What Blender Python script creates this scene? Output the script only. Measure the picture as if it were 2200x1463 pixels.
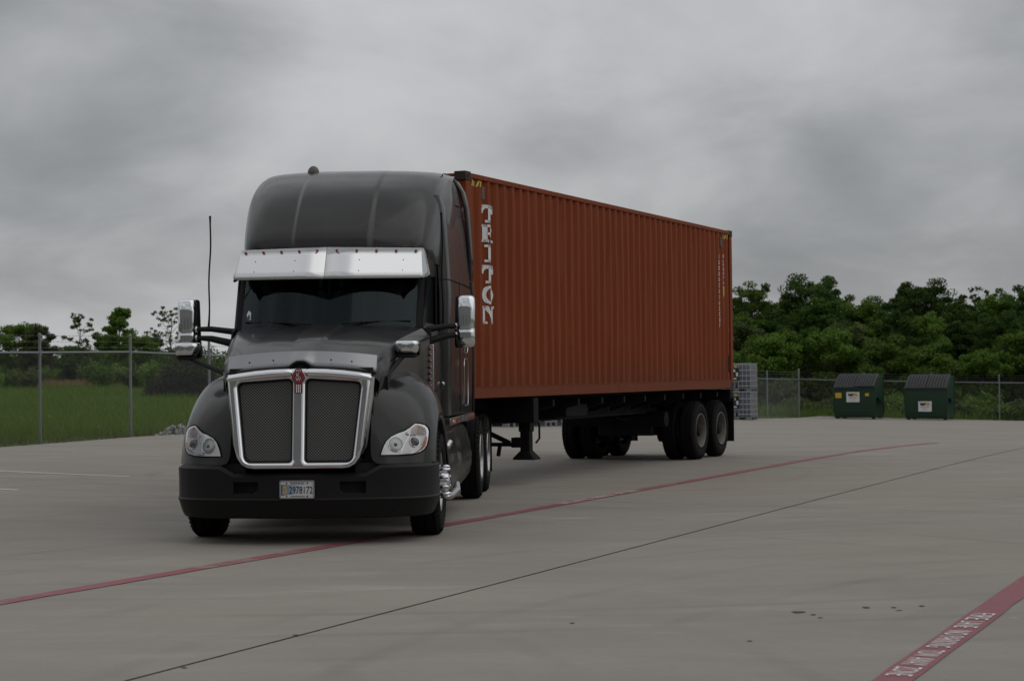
import bpy, bmesh, math, random
import numpy as np
from mathutils import Vector, Matrix

for _o in list(bpy.data.objects):
    bpy.data.objects.remove(_o)
SC = bpy.context.scene
COL = SC.collection
R = math.radians
PI = math.pi

# ------------------------------------------------------------------ camera
EYE = 1.54
cd = bpy.data.cameras.new('camera')
cd.sensor_fit = 'HORIZONTAL'
cd.sensor_width = 36.0
cd.lens = 4200 / 2200 * 36.0
cd.clip_start = 0.1
cd.clip_end = 6000
cd.dof.use_dof = True
cd.dof.focus_distance = 20.5
cd.dof.aperture_fstop = 4.8
cam = bpy.data.objects.new('camera', cd)
COL.objects.link(cam)
_p = math.atan((800 - 731.5) / 4200)
_a = math.atan(-0.011)
_F = Vector((0, math.cos(_p), math.sin(_p)))
_U = Vector((0, -math.sin(_p), math.cos(_p)))
_X = Vector((1, 0, 0))
_Ri = _X * math.cos(_a) + _U * math.sin(_a)
_Ui = -_X * math.sin(_a) + _U * math.cos(_a)
_m = Matrix((_Ri, _Ui, -_F)).transposed().to_4x4()
_m.translation = Vector((0, 0, EYE))
cam.matrix_world = _m
SC.camera = cam

# ------------------------------------------------------------------ world: overcast sky
SUN_EL, SUN_AZ = R(45), R(102)      # azimuth measured clockwise from +Y (the view direction)
SUN_POWER = 0.55
CLOUD_LOW, CLOUD_HIGH = (2.85, 2.96, 3.05), (5.95, 6.03, 6.15)
world = bpy.data.worlds.new('World')
SC.world = world
world.use_nodes = True
wn = world.node_tree
for n in list(wn.nodes):
    wn.nodes.remove(n)
def WN(t, **k):
    n = wn.nodes.new(t)
    for a, b in k.items():
        setattr(n, a, b)
    return n
def wl(a, b):
    wn.links.new(a, b)
w_out = WN('ShaderNodeOutputWorld')
w_bg = WN('ShaderNodeBackground')
w_bg.inputs['Strength'].default_value = 0.1
wl(w_bg.outputs[0], w_out.inputs[0])
w_sky = WN('ShaderNodeTexSky')
w_sky.sky_type = 'NISHITA'
w_sky.sun_disc = False
w_sky.sun_elevation = SUN_EL
w_sky.sun_rotation = SUN_AZ
w_co = WN('ShaderNodeTexCoord')
w_sep = WN('ShaderNodeSeparateXYZ')
wl(w_co.outputs['Generated'], w_sep.inputs[0])
def wmath(op, a, b=None, c=None):
    n = WN('ShaderNodeMath', operation=op)
    for i, v in enumerate((a, b, c)):
        if v is None:
            continue
        if isinstance(v, (int, float)):
            n.inputs[i].default_value = v
        else:
            wl(v, n.inputs[i])
    return n.outputs[0]
zup = wmath('MAXIMUM', w_sep.outputs[2], 0.0)
den = wmath('ADD', zup, 0.40)
w_cmb = WN('ShaderNodeCombineXYZ')
wl(wmath('DIVIDE', w_sep.outputs[0], den), w_cmb.inputs[0])
wl(wmath('DIVIDE', w_sep.outputs[1], den), w_cmb.inputs[1])
w_map = WN('ShaderNodeMapping')
w_map.inputs['Location'].default_value = (25.429, 14.629, 13.855)
w_map.inputs['Scale'].default_value = (1.0, 1.0, 1.0)
wl(w_cmb.outputs[0], w_map.inputs[0])
def cloud_noise(scale, detail, rough, dist):
    n = WN('ShaderNodeTexNoise')
    n.inputs['Scale'].default_value = scale
    n.inputs['Detail'].default_value = detail
    n.inputs['Roughness'].default_value = rough
    n.inputs['Distortion'].default_value = dist
    wl(w_map.outputs[0], n.inputs['Vector'])
    return n.outputs['Fac']
big = cloud_noise(1.35, 3, 0.45, 0.4)
fine = cloud_noise(4.2, 8, 0.52, 0.25)
cl = wmath('ADD', wmath('MULTIPLY', big, 0.6), wmath('MULTIPLY', fine, 0.4))
ramp = WN('ShaderNodeValToRGB')
ramp.color_ramp.interpolation = 'EASE'
ramp.color_ramp.elements[0].position = 0.35
ramp.color_ramp.elements[0].color = (*CLOUD_LOW, 1)
ramp.color_ramp.elements[1].position = 0.66
ramp.color_ramp.elements[1].color = (*CLOUD_HIGH, 1)
wl(cl, ramp.inputs[0])
# an overcast sky is brighter overhead than near the horizon
grad = wmath('ADD', wmath('MULTIPLY', wmath('POWER', zup, 1.5), 0.75), 0.88)
w_mul = WN('ShaderNodeVectorMath', operation='SCALE')
wl(ramp.outputs[0], w_mul.inputs[0])
wl(grad, w_mul.inputs['Scale'])
w_mix = WN('ShaderNodeMix', data_type='RGBA')
w_mix.inputs[0].default_value = 0.96
wl(w_sky.outputs[0], w_mix.inputs[6])
wl(w_mul.outputs[0], w_mix.inputs[7])
wl(w_mix.outputs[2], w_bg.inputs['Color'])

sd = bpy.data.lights.new('sun', 'SUN')
sd.energy = SUN_POWER
sd.angle = R(84)
sd.color = (1.0, 0.97, 0.93)
sun = bpy.data.objects.new('sun', sd)
COL.objects.link(sun)
_sv = Vector((math.sin(SUN_AZ) * math.cos(SUN_EL), math.cos(SUN_AZ) * math.cos(SUN_EL), math.sin(SUN_EL)))
sun.rotation_euler = _sv.to_track_quat('Z', 'Y').to_euler()
sun.location = (0, 0, 60)

SC.view_settings.view_transform = 'Standard'
SC.view_settings.look = 'None'
SC.view_settings.exposure = 0.0
SC.view_settings.gamma = 1.0
SC.view_settings.use_curve_mapping = False
SC.cycles.max_bounces = 8
SC.cycles.transparent_max_bounces = 12

# ------------------------------------------------------------------ materials
def NT(name):
    m = bpy.data.materials.new(name)
    m.use_nodes = True
    nt = m.node_tree
    b = nt.nodes['Principled BSDF']
    return m, nt, b
def node(nt, t, **k):
    n = nt.nodes.new(t)
    for a, b in k.items():
        setattr(n, a, b)
    return n
def noise(nt, scale, detail=4, rough=0.55, dist=0.0, stretch=(1, 1, 1), coords='Object', loc=(0, 0, 0)):
    c = node(nt, 'ShaderNodeTexCoord')
    mp = node(nt, 'ShaderNodeMapping')
    mp.inputs['Scale'].default_value = stretch
    mp.inputs['Location'].default_value = loc
    n = node(nt, 'ShaderNodeTexNoise')
    n.inputs['Scale'].default_value = scale
    n.inputs['Detail'].default_value = detail
    n.inputs['Roughness'].default_value = rough
    n.inputs['Distortion'].default_value = dist
    if coords == 'World':
        g = node(nt, 'ShaderNodeNewGeometry')
        nt.links.new(g.outputs['Position'], mp.inputs[0])
    else:
        nt.links.new(c.outputs[coords], mp.inputs[0])
    nt.links.new(mp.outputs[0], n.inputs['Vector'])
    return n.outputs['Fac']
def rampn(nt, fac, p0, p1, c0=(0, 0, 0, 1), c1=(1, 1, 1, 1)):
    r = node(nt, 'ShaderNodeValToRGB')
    r.color_ramp.elements[0].position = p0
    r.color_ramp.elements[1].position = p1
    r.color_ramp.elements[0].color = c0
    r.color_ramp.elements[1].color = c1
    nt.links.new(fac, r.inputs[0])
    return r.outputs[0]
def mixc(nt, fac, a, b):
    n = node(nt, 'ShaderNodeMix', data_type='RGBA')
    for i, v in ((0, fac), (6, a), (7, b)):
        if isinstance(v, (int, float)):
            n.inputs[i].default_value = v
        elif isinstance(v, tuple):
            n.inputs[i].default_value = (*v[:3], 1)
        else:
            nt.links.new(v, n.inputs[i])
    return n.outputs[2]
def bump(nt, b, h, strength, dist=0.01):
    n = node(nt, 'ShaderNodeBump')
    n.inputs['Strength'].default_value = strength
    n.inputs['Distance'].default_value = dist
    nt.links.new(h, n.inputs['Height'])
    nt.links.new(n.outputs[0], b.inputs['Normal'])
def simple(name, col, rough=0.5, metal=0.0, coat=0.0, var=0.25, vscale=6.0, bmp=0.0, bscale=60, emit=None, spec=0.5):
    m, nt, b = NT(name)
    f = noise(nt, vscale, 5, 0.6)
    lo = tuple(c * (1 - var) for c in col)
    hi = tuple(min(1, c * (1 + var)) for c in col)
    nt.links.new(mixc(nt, f, lo, hi), b.inputs['Base Color'])
    b.inputs['Roughness'].default_value = rough
    b.inputs['Metallic'].default_value = metal
    b.inputs['Coat Weight'].default_value = coat
    b.inputs['Coat Roughness'].default_value = 0.04
    b.inputs['Specular IOR Level'].default_value = spec
    if bmp:
        bump(nt, b, noise(nt, bscale, 4, 0.6), bmp)
    return m

M = {}
# dark grey-brown metallic truck paint with road film
def paint():
    m, nt, b = NT('truck_paint')
    d = noise(nt, 1.4, 7, 0.65)
    f = noise(nt, 900, 1, 0.5)
    c = mixc(nt, rampn(nt, f, 0.45, 0.75), (0.008, 0.0074, 0.007), (0.021, 0.0195, 0.0185))
    c = mixc(nt, rampn(nt, d, 0.45, 0.8, (0, 0, 0, 1), (0.35, 0.35, 0.35, 1)), c, (0.045, 0.041, 0.037))
    nt.links.new(c, b.inputs['Base Color'])
    b.inputs['Metallic'].default_value = 0.15
    b.inputs['Specular IOR Level'].default_value = 0.14
    rr = rampn(nt, noise(nt, 3.0, 6, 0.7), 0.3, 0.8, (0.30,) * 3 + (1,), (0.42,) * 3 + (1,))
    nt.links.new(rr, b.inputs['Roughness'])
    b.inputs['Coat Weight'].default_value = 0.47
    cr = rampn(nt, noise(nt, 2.2, 6, 0.7, loc=(4, 1, 2)), 0.35, 0.8, (0.07,) * 3 + (1,), (0.19,) * 3 + (1,))
    nt.links.new(cr, b.inputs['Coat Roughness'])
    return m
M['paint'] = paint()
M['plastic'] = simple('black_plastic', (0.0075, 0.0075, 0.0078), 0.55, var=0.2, bmp=0.04, bscale=300, spec=0.25)
M['black'] = simple('black_steel', (0.0055, 0.0055, 0.0055), 0.75, var=0.35, bmp=0.1, spec=0.2)
M['recess'] = simple('dark_cavity', (0.004, 0.004, 0.004), 0.8)
M['chrome'] = simple('chrome', (0.72, 0.73, 0.75), 0.07, 1.0, var=0.06, vscale=3)
M['chrome_dull'] = simple('dull_chrome', (0.5, 0.5, 0.51), 0.2, 1.0, var=0.15, vscale=8)
def stainless():
    m, nt, b = NT('stainless_sheet')
    f = noise(nt, 5, 5, 0.6, stretch=(1, 1, 40))
    nt.links.new(mixc(nt, f, (0.62, 0.622, 0.626), (0.67, 0.671, 0.674)), b.inputs['Base Color'])
    b.inputs['Metallic'].default_value = 1.0
    rr = rampn(nt, noise(nt, 2.5, 4, 0.6), 0.3, 0.7, (0.25,) * 3 + (1,), (0.29,) * 3 + (1,))
    nt.links.new(rr, b.inputs['Roughness'])
    bump(nt, b, noise(nt, 1.8, 2, 0.5), 0.02, 0.05)
    return m
M['stainless'] = stainless()
M['deflector'] = simple('brushed_deflector', (0.27, 0.272, 0.278), 0.3, 0.95, var=0.1)
M['rubber'] = simple('tyre_rubber', (0.007, 0.0069, 0.0067), 0.8, var=0.35, vscale=9, bmp=0.15, bscale=120, spec=0.12)
M['alloy'] = simple('polished_alloy', (0.30, 0.30, 0.31), 0.2, 1.0, var=0.1)
M['rim_tan'] = simple('dusty_steel_rim', (0.115, 0.105, 0.09), 0.65, 0.1, var=0.35, vscale=12)
M['red_lens'] = simple('red_lens', (0.22, 0.03, 0.015), 0.15, coat=1.0, var=0.1)
M['amber'] = simple('amber_lens', (0.55, 0.11, 0.012), 0.18, coat=1.0, var=0.15)
M['lamp_white'] = simple('headlamp_bowl', (0.72, 0.72, 0.73), 0.28, 0.3, coat=1.0, var=0.12, vscale=20)
M['lamp_grey'] = simple('headlamp_reflector', (0.42, 0.425, 0.43), 0.25, 0.5, coat=1.0, var=0.3, vscale=30)
M['lamp_turn'] = simple('turn_lamp_reflector', (0.42, 0.30, 0.26), 0.25, 0.4, coat=1.0, var=0.3, vscale=40)
M['lens_dark'] = simple('projector_glass', (0.05, 0.052, 0.056), 0.05, 0.0, coat=1.0, var=0.1)
M['emblem_red'] = simple('emblem_enamel', (0.20, 0.010, 0.018), 0.25, coat=1.0, var=0.1)
M['white'] = simple('white_print', (0.62, 0.62, 0.62), 0.5, var=0.06)
M['plate_white'] = simple('plate_white', (0.55, 0.56, 0.58), 0.45, var=0.06)
M['plate_ink'] = simple('plate_ink', (0.01, 0.012, 0.03), 0.5)
M['plate_gold'] = simple('plate_gold', (0.55, 0.33, 0.03), 0.5)
M['grey_ink'] = simple('grey_ink', (0.18, 0.18, 0.18), 0.6)
M['yellow'] = simple('yellow_decal', (0.55, 0.36, 0.02), 0.55, var=0.15)
M['black_ink'] = simple('black_ink', (0.012, 0.012, 0.012), 0.6)
M['curtain'] = simple('curtain_cloth', (0.085, 0.14, 0.15), 0.9, var=0.2)
M['interior'] = simple('cab_interior', (0.018, 0.018, 0.019), 0.8)
M['galv'] = simple('galvanised_steel', (0.22, 0.225, 0.235), 0.5, 0.55, var=0.18, vscale=20)
M['cage'] = simple('tote_cage_steel', (0.42, 0.43, 0.44), 0.4, 0.7, var=0.15)
M['wire'] = simple('galvanised_wire', (0.15, 0.153, 0.157), 0.65, 0.2, var=0.15, vscale=20)
M['bin_green'] = simple('bin_green_paint', (0.003, 0.030, 0.012), 0.5, var=0.3, vscale=2.5)
M['bin_lid'] = simple('bin_lid_plastic', (0.011, 0.0115, 0.013), 0.5, var=0.2)
M['tank'] = simple('tote_plastic', (0.10, 0.12, 0.15), 0.4, var=0.25, vscale=4)
M['bark'] = simple('bark', (0.055, 0.047, 0.038), 0.9, var=0.4, vscale=14, bmp=0.4, bscale=30)
M['stone'] = simple('pale_rubble', (0.30, 0.295, 0.285), 0.9, var=0.35, vscale=5, bmp=0.4)
M['brush'] = simple('dead_brush', (0.020, 0.017, 0.014), 0.9, var=0.4, vscale=3)
def plateblue():
    m, nt, b = NT('plate_blue_wash')
    c = node(nt, 'ShaderNodeTexCoord'); s = node(nt, 'ShaderNodeSeparateXYZ')
    nt.links.new(c.outputs['Object'], s.inputs[0])
    mr = node(nt, 'ShaderNodeMapRange')
    mr.inputs[1].default_value = -0.155; mr.inputs[2].default_value = 0.035
    nt.links.new(s.outputs[0], mr.inputs[0])
    nt.links.new(mixc(nt, mr.outputs[0], (0.02, 0.10, 0.24), (0.50, 0.53, 0.57)), b.inputs['Base Color'])
    b.inputs['Roughness'].default_value = 0.45
    return m
M['plate_blue'] = plateblue()
def grille_mat():
    m, nt, b = NT('woven_grille_screen')
    c = node(nt, 'ShaderNodeTexCoord'); s = node(nt, 'ShaderNodeSeparateXYZ')
    nt.links.new(c.outputs['Object'], s.inputs[0])
    def mt(op, a, bb):
        n = node(nt, 'ShaderNodeMath', operation=op)
        for i, v in enumerate((a, bb)):
            if v is None: continue
            if isinstance(v, (int, float)): n.inputs[i].default_value = v
            else: nt.links.new(v, n.inputs[i])
        return n.outputs[0]
    k = 2 * PI / 0.0265
    u = mt('MULTIPLY', mt('ADD', s.outputs[0], s.outputs[2]), k * 1.0)
    v = mt('MULTIPLY', mt('SUBTRACT', s.outputs[0], s.outputs[2]), k * 1.0)
    p = mt('ADD', mt('MULTIPLY', mt('SINE', u, None), 0.5), mt('MULTIPLY', mt('SINE', v, None), 0.5))
    hole = rampn(nt, p, 0.36, 0.60)
    hole2 = rampn(nt, mt('ADD', mt('MULTIPLY', p, 0.5), 0.5), 0.33, 0.55)
    nt.links.new(mixc(nt, hole2, (0.17, 0.166, 0.16), (0.004, 0.004, 0.004)), b.inputs['Base Color'])
    b.inputs['Metallic'].default_value = 0.3
    b.inputs['Roughness'].default_value = 0.55
    bump(nt, b, hole2, -0.6, 0.004)
    return m
M['screen'] = grille_mat()
def glass(name, tint, refl=(1, 1, 1), dens=0.5):
    m, nt, b = NT(name)
    nt.nodes.remove(b)
    out = nt.nodes['Material Output']
    t = node(nt, 'ShaderNodeBsdfTransparent'); t.inputs[0].default_value = (*tint, 1)
    g = node(nt, 'ShaderNodeBsdfGlossy'); g.inputs['Roughness'].default_value = 0.02
    g.inputs[0].default_value = (*refl, 1)
    fr = node(nt, 'ShaderNodeFresnel'); fr.inputs[0].default_value = 1.45
    mx = node(nt, 'ShaderNodeMixShader')
    nt.links.new(fr.outputs[0], mx.inputs[0]); nt.links.new(t.outputs[0], mx.inputs[1]); nt.links.new(g.outputs[0], mx.inputs[2])
    nt.links.new(mx.outputs[0], out.inputs[0])
    return m
M['glass'] = glass('tinted_windscreen', (0.34, 0.41, 0.42), (0.46, 0.56, 0.59))
M['lamp_glass'] = glass('clear_lamp_cover', (0.93, 0.93, 0.93))
def container_paint():
    m, nt, b = NT('oxide_red_container_paint')
    big = noise(nt, 0.55, 5, 0.6)
    streak = noise(nt, 2.2, 6, 0.65, stretch=(6, 6, 0.35))
    fine = noise(nt, 40, 4, 0.6)
    c = mixc(nt, big, (0.140, 0.0245, 0.0042), (0.212, 0.0415, 0.0078))
    c = mixc(nt, rampn(nt, streak, 0.46, 0.72, (0, 0, 0, 1), (0.7,) * 3 + (1,)), c, (0.22, 0.062, 0.026))
    rust = rampn(nt, noise(nt, 3.4, 9, 0.75, stretch=(1.6, 1.6, 0.7)), 0.63, 0.74)
    c = mixc(nt, rust, c, (0.035, 0.016, 0.010))
    gz = node(nt, 'ShaderNodeTexCoord'); gs = node(nt, 'ShaderNodeSeparateXYZ')
    nt.links.new(gz.outputs['Object'], gs.inputs[0])
    low = rampn(nt, gs.outputs[2], 0.15, 0.75, (0.6,) * 3 + (1,), (0, 0, 0, 1))
    dm = node(nt, 'ShaderNodeMath', operation='MULTIPLY')
    nt.links.new(low, dm.inputs[0]); nt.links.new(noise(nt, 1.6, 7, 0.7, stretch=(2, 2, 0.6), loc=(2, 5, 3)), dm.inputs[1])
    c = mixc(nt, dm.outputs[0], c, (0.075, 0.032, 0.020))
    scr = rampn(nt, noise(nt, 9, 6, 0.8, stretch=(3, 3, 0.5), loc=(3, 3, 1)), 0.745, 0.77, (0, 0, 0, 1), (0.6,) * 3 + (1,))
    c = mixc(nt, scr, c, (0.28, 0.20, 0.17))
    nt.links.new(c, b.inputs['Base Color'])
    nt.links.new(rampn(nt, fine, 0.2, 0.8, (0.5,) * 3 + (1,), (0.66,) * 3 + (1,)), b.inputs['Roughness'])
    b.inputs['Specular IOR Level'].default_value = 0.14
    bump(nt, b, noise(nt, 1.1, 3, 0.5), 0.25, 0.02)
    return m
M['oxide'] = container_paint()
def concrete():
    m, nt, b = NT('broom_finished_concrete')
    n1 = noise(nt, 0.16, 6, 0.6, 0.6, coords='World')
    n2 = noise(nt, 0.9, 7, 0.65, 0.3, coords='World', stretch=(0.45, 1.0, 1))
    n3 = noise(nt, 14, 6, 0.7, coords='World')
    c = mixc(nt, n1, (0.2436, 0.2178, 0.1851), (0.3114, 0.2858, 0.2492))
    c = mixc(nt, rampn(nt, n2, 0.35, 0.7, (0, 0, 0, 1), (0.75,) * 3 + (1,)), c, (0.3393, 0.3132, 0.2760))
    c = mixc(nt, rampn(nt, n3, 0.3, 0.75, (0.28,) * 3 + (1,), (0, 0, 0, 1)), c, (0.1860, 0.1679, 0.1425))
    # worn whitish scrapes and dark drips
    s1 = rampn(nt, noise(nt, 0.55, 8, 0.72, 0.4, coords='World', stretch=(0.5, 1.7, 1), loc=(5, 2, 0)), 0.56, 0.74, (0, 0, 0, 1), (0.75,) * 3 + (1,))
    c = mixc(nt, s1, c, (0.4091, 0.3812, 0.3428))
    s2 = rampn(nt, noise(nt, 2.6, 8, 0.75, coords='World', stretch=(0.8, 1.2, 1), loc=(1, 9, 0)), 0.66, 0.76, (0, 0, 0, 1), (0.7,) * 3 + (1,))
    c = mixc(nt, s2, c, (0.1394, 0.1225, 0.1024))
    mot = rampn(nt, noise(nt, 0.35, 9, 0.7, 0.5, coords='World', loc=(2, 6, 0), stretch=(0.7, 1.3, 1)), 0.36, 0.66, (0.62,) * 3 + (1,), (0, 0, 0, 1))
    c = mixc(nt, mot, c, (0.2090, 0.1940, 0.1762))
    fl = rampn(nt, noise(nt, 5.5, 8, 0.8, coords='World', stretch=(0.6, 1.4, 1), loc=(7, 1, 0)), 0.60, 0.70, (0, 0, 0, 1), (0.7,) * 3 + (1,))
    c = mixc(nt, fl, c, (0.4068, 0.3936, 0.3690))
    s3 = rampn(nt, noise(nt, 0.11, 4, 0.55, 0.8, coords='World', loc=(8, 3, 0)), 0.50, 0.72, (0, 0, 0, 1), (0.45,) * 3 + (1,))
    c = mixc(nt, s3, c, (0.2650, 0.2405, 0.1825))
    # curved tyre rubbing: rings of bands about turning centres
    g = node(nt, 'ShaderNodeNewGeometry')
    for (cx, cy, sc, thr) in ((-2.0, 30.0, 0.9, 0.90), (9.0, 8.0, 0.75, 0.92), (-9.0, 8.0, 0.8, 0.91)):
        mp = node(nt, 'ShaderNodeMapping'); mp.inputs['Location'].default_value = (-cx, -cy, 0)
        nt.links.new(g.outputs['Position'], mp.inputs[0])
        w = node(nt, 'ShaderNodeTexWave', wave_type='RINGS', rings_direction='Z')
        w.inputs['Scale'].default_value = sc * 0.35
        w.inputs['Distortion'].default_value = 1.1
        w.inputs['Detail'].default_value = 3
        w.inputs['Detail Scale'].default_value = 0.6
        nt.links.new(mp.outputs[0], w.inputs['Vector'])
        brk = rampn(nt, noise(nt, 0.22, 4, 0.6, coords='World', loc=(cx, cy, 0)), 0.48, 0.66)
        r = rampn(nt, w.outputs['Fac'], thr, 1.0, (0, 0, 0, 1), (0.27,) * 3 + (1,))
        mm = node(nt, 'ShaderNodeMath', operation='MULTIPLY')
        nt.links.new(r, mm.inputs[0]); nt.links.new(brk, mm.inputs[1])
        c = mixc(nt, mm.outputs[0], c, (0.1255, 0.1134, 0.0979))
    nt.links.new(c, b.inputs['Base Color'])
    b.inputs['Roughness'].default_value = 0.82
    b.inputs['Specular IOR Level'].default_value = 0.25
    bump(nt, b, noise(nt, 60, 5, 0.7, coords='World'), 0.18, 0.01)
    return m
M['concrete'] = concrete()
M['oxide_dark'] = simple('rusty_casting', (0.030, 0.017, 0.012), 0.8, var=0.4, vscale=20)
M['vent_grey'] = simple('vent_grey', (0.075, 0.07, 0.055), 0.7)
M['joint'] = simple('joint_filler', (0.10, 0.093, 0.082), 0.9)
M['spot'] = simple('oil_spot', (0.04, 0.036, 0.03), 0.7)
def road_paint(name, col, wear, under=(0.25, 0.23, 0.2)):
    m, nt, b = NT(name)
    wb = node(nt, 'ShaderNodeMath', operation='MULTIPLY_ADD')
    nt.links.new(noise(nt, 0.45, 4, 0.6, coords='World', loc=(3, 1, 0)), wb.inputs[0])
    wb.inputs[1].default_value = 0.55; wb.inputs[2].default_value = -0.27
    wa = node(nt, 'ShaderNodeMath', operation='ADD')
    nt.links.new(noise(nt, 3.5, 8, 0.75, coords='World'), wa.inputs[0]); nt.links.new(wb.outputs[0], wa.inputs[1])
    f = rampn(nt, wa.outputs[0], wear, wear + 0.18)
    v = noise(nt, 1.2, 5, 0.6, coords='World')
    c = mixc(nt, v, tuple(x * 0.8 for x in col), tuple(x * 1.2 for x in col))
    nt.links.new(mixc(nt, f, c, under), b.inputs['Base Color'])
    b.inputs['Roughness'].default_value = 0.7
    return m
M['red_line'] = road_paint('faded_red_line', (0.225, 0.072, 0.084), 0.60)
M['red_far'] = road_paint('worn_red_line', (0.245, 0.068, 0.078), 0.54)
M['stencil'] = road_paint('white_stencil', (0.66, 0.65, 0.63), 0.68, (0.3, 0.1, 0.11))
M['white_line'] = road_paint('white_line', (0.62, 0.61, 0.59), 0.66)
def grass_ground():
    m, nt, b = NT('grass_ground')
    n1 = noise(nt, 0.12, 6, 0.6, coords='World')
    n2 = noise(nt, 1.6, 7, 0.7, coords='World')
    c = mixc(nt, n2, (0.024, 0.052, 0.008), (0.055, 0.098, 0.016))
    c = mixc(nt, rampn(nt, n1, 0.48, 0.7, (0, 0, 0, 1), (0.6,) * 3 + (1,)), c, (0.085, 0.085, 0.035))
    nt.links.new(c, b.inputs['Base Color'])
    b.inputs['Roughness'].default_value = 0.95
    return m
M['field'] = grass_ground()
def leaf(name, a, bcol, tr=0.35):
    m, nt, b = NT(name)
    out = nt.nodes['Material Output']
    oi = node(nt, 'ShaderNodeObjectInfo')
    n = noise(nt, 1.3, 3, 0.6, coords='World')
    c = mixc(nt, n, a, bcol)
    hs = node(nt, 'ShaderNodeHueSaturation')
    mr = node(nt, 'ShaderNodeMapRange')
    mr.inputs[3].default_value = 0.75; mr.inputs[4].default_value = 1.25
    nt.links.new(oi.outputs['Random'], mr.inputs[0])
    nt.links.new(mr.outputs[0], hs.inputs['Value'])
    nt.links.new(c, hs.inputs['Color'])
    nt.links.new(hs.outputs[0], b.inputs['Base Color'])
    b.inputs['Roughness'].default_value = 0.6
    b.inputs['Specular IOR Level'].default_value = 0.3
    t = node(nt, 'ShaderNodeBsdfTranslucent')
    nt.links.new(hs.outputs[0], t.inputs[0])
    mx = node(nt, 'ShaderNodeMixShader'); mx.inputs[0].default_value = tr
    nt.links.new(b.outputs[0], mx.inputs[1]); nt.links.new(t.outputs[0], mx.inputs[2])
    nt.links.new(mx.outputs[0], out.inputs[0])
    return m
M['leaf_dark'] = leaf('dark_leaf', (0.036, 0.080, 0.010), (0.080, 0.150, 0.022))
M['leaf_mid'] = leaf('mid_leaf', (0.064, 0.130, 0.012), (0.125, 0.205, 0.026))
M['leaf_olive'] = leaf('olive_leaf', (0.045, 0.070, 0.018), (0.085, 0.110, 0.035))
M['blade'] = leaf('grass_blade', (0.058, 0.122, 0.007), (0.130, 0.190, 0.020), 0.25)
M['straw'] = leaf('straw_blade', (0.15, 0.11, 0.05), (0.22, 0.17, 0.08), 0.25)
M['flower'] = simple('white_flower', (0.6, 0.6, 0.58), 0.8)

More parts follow.
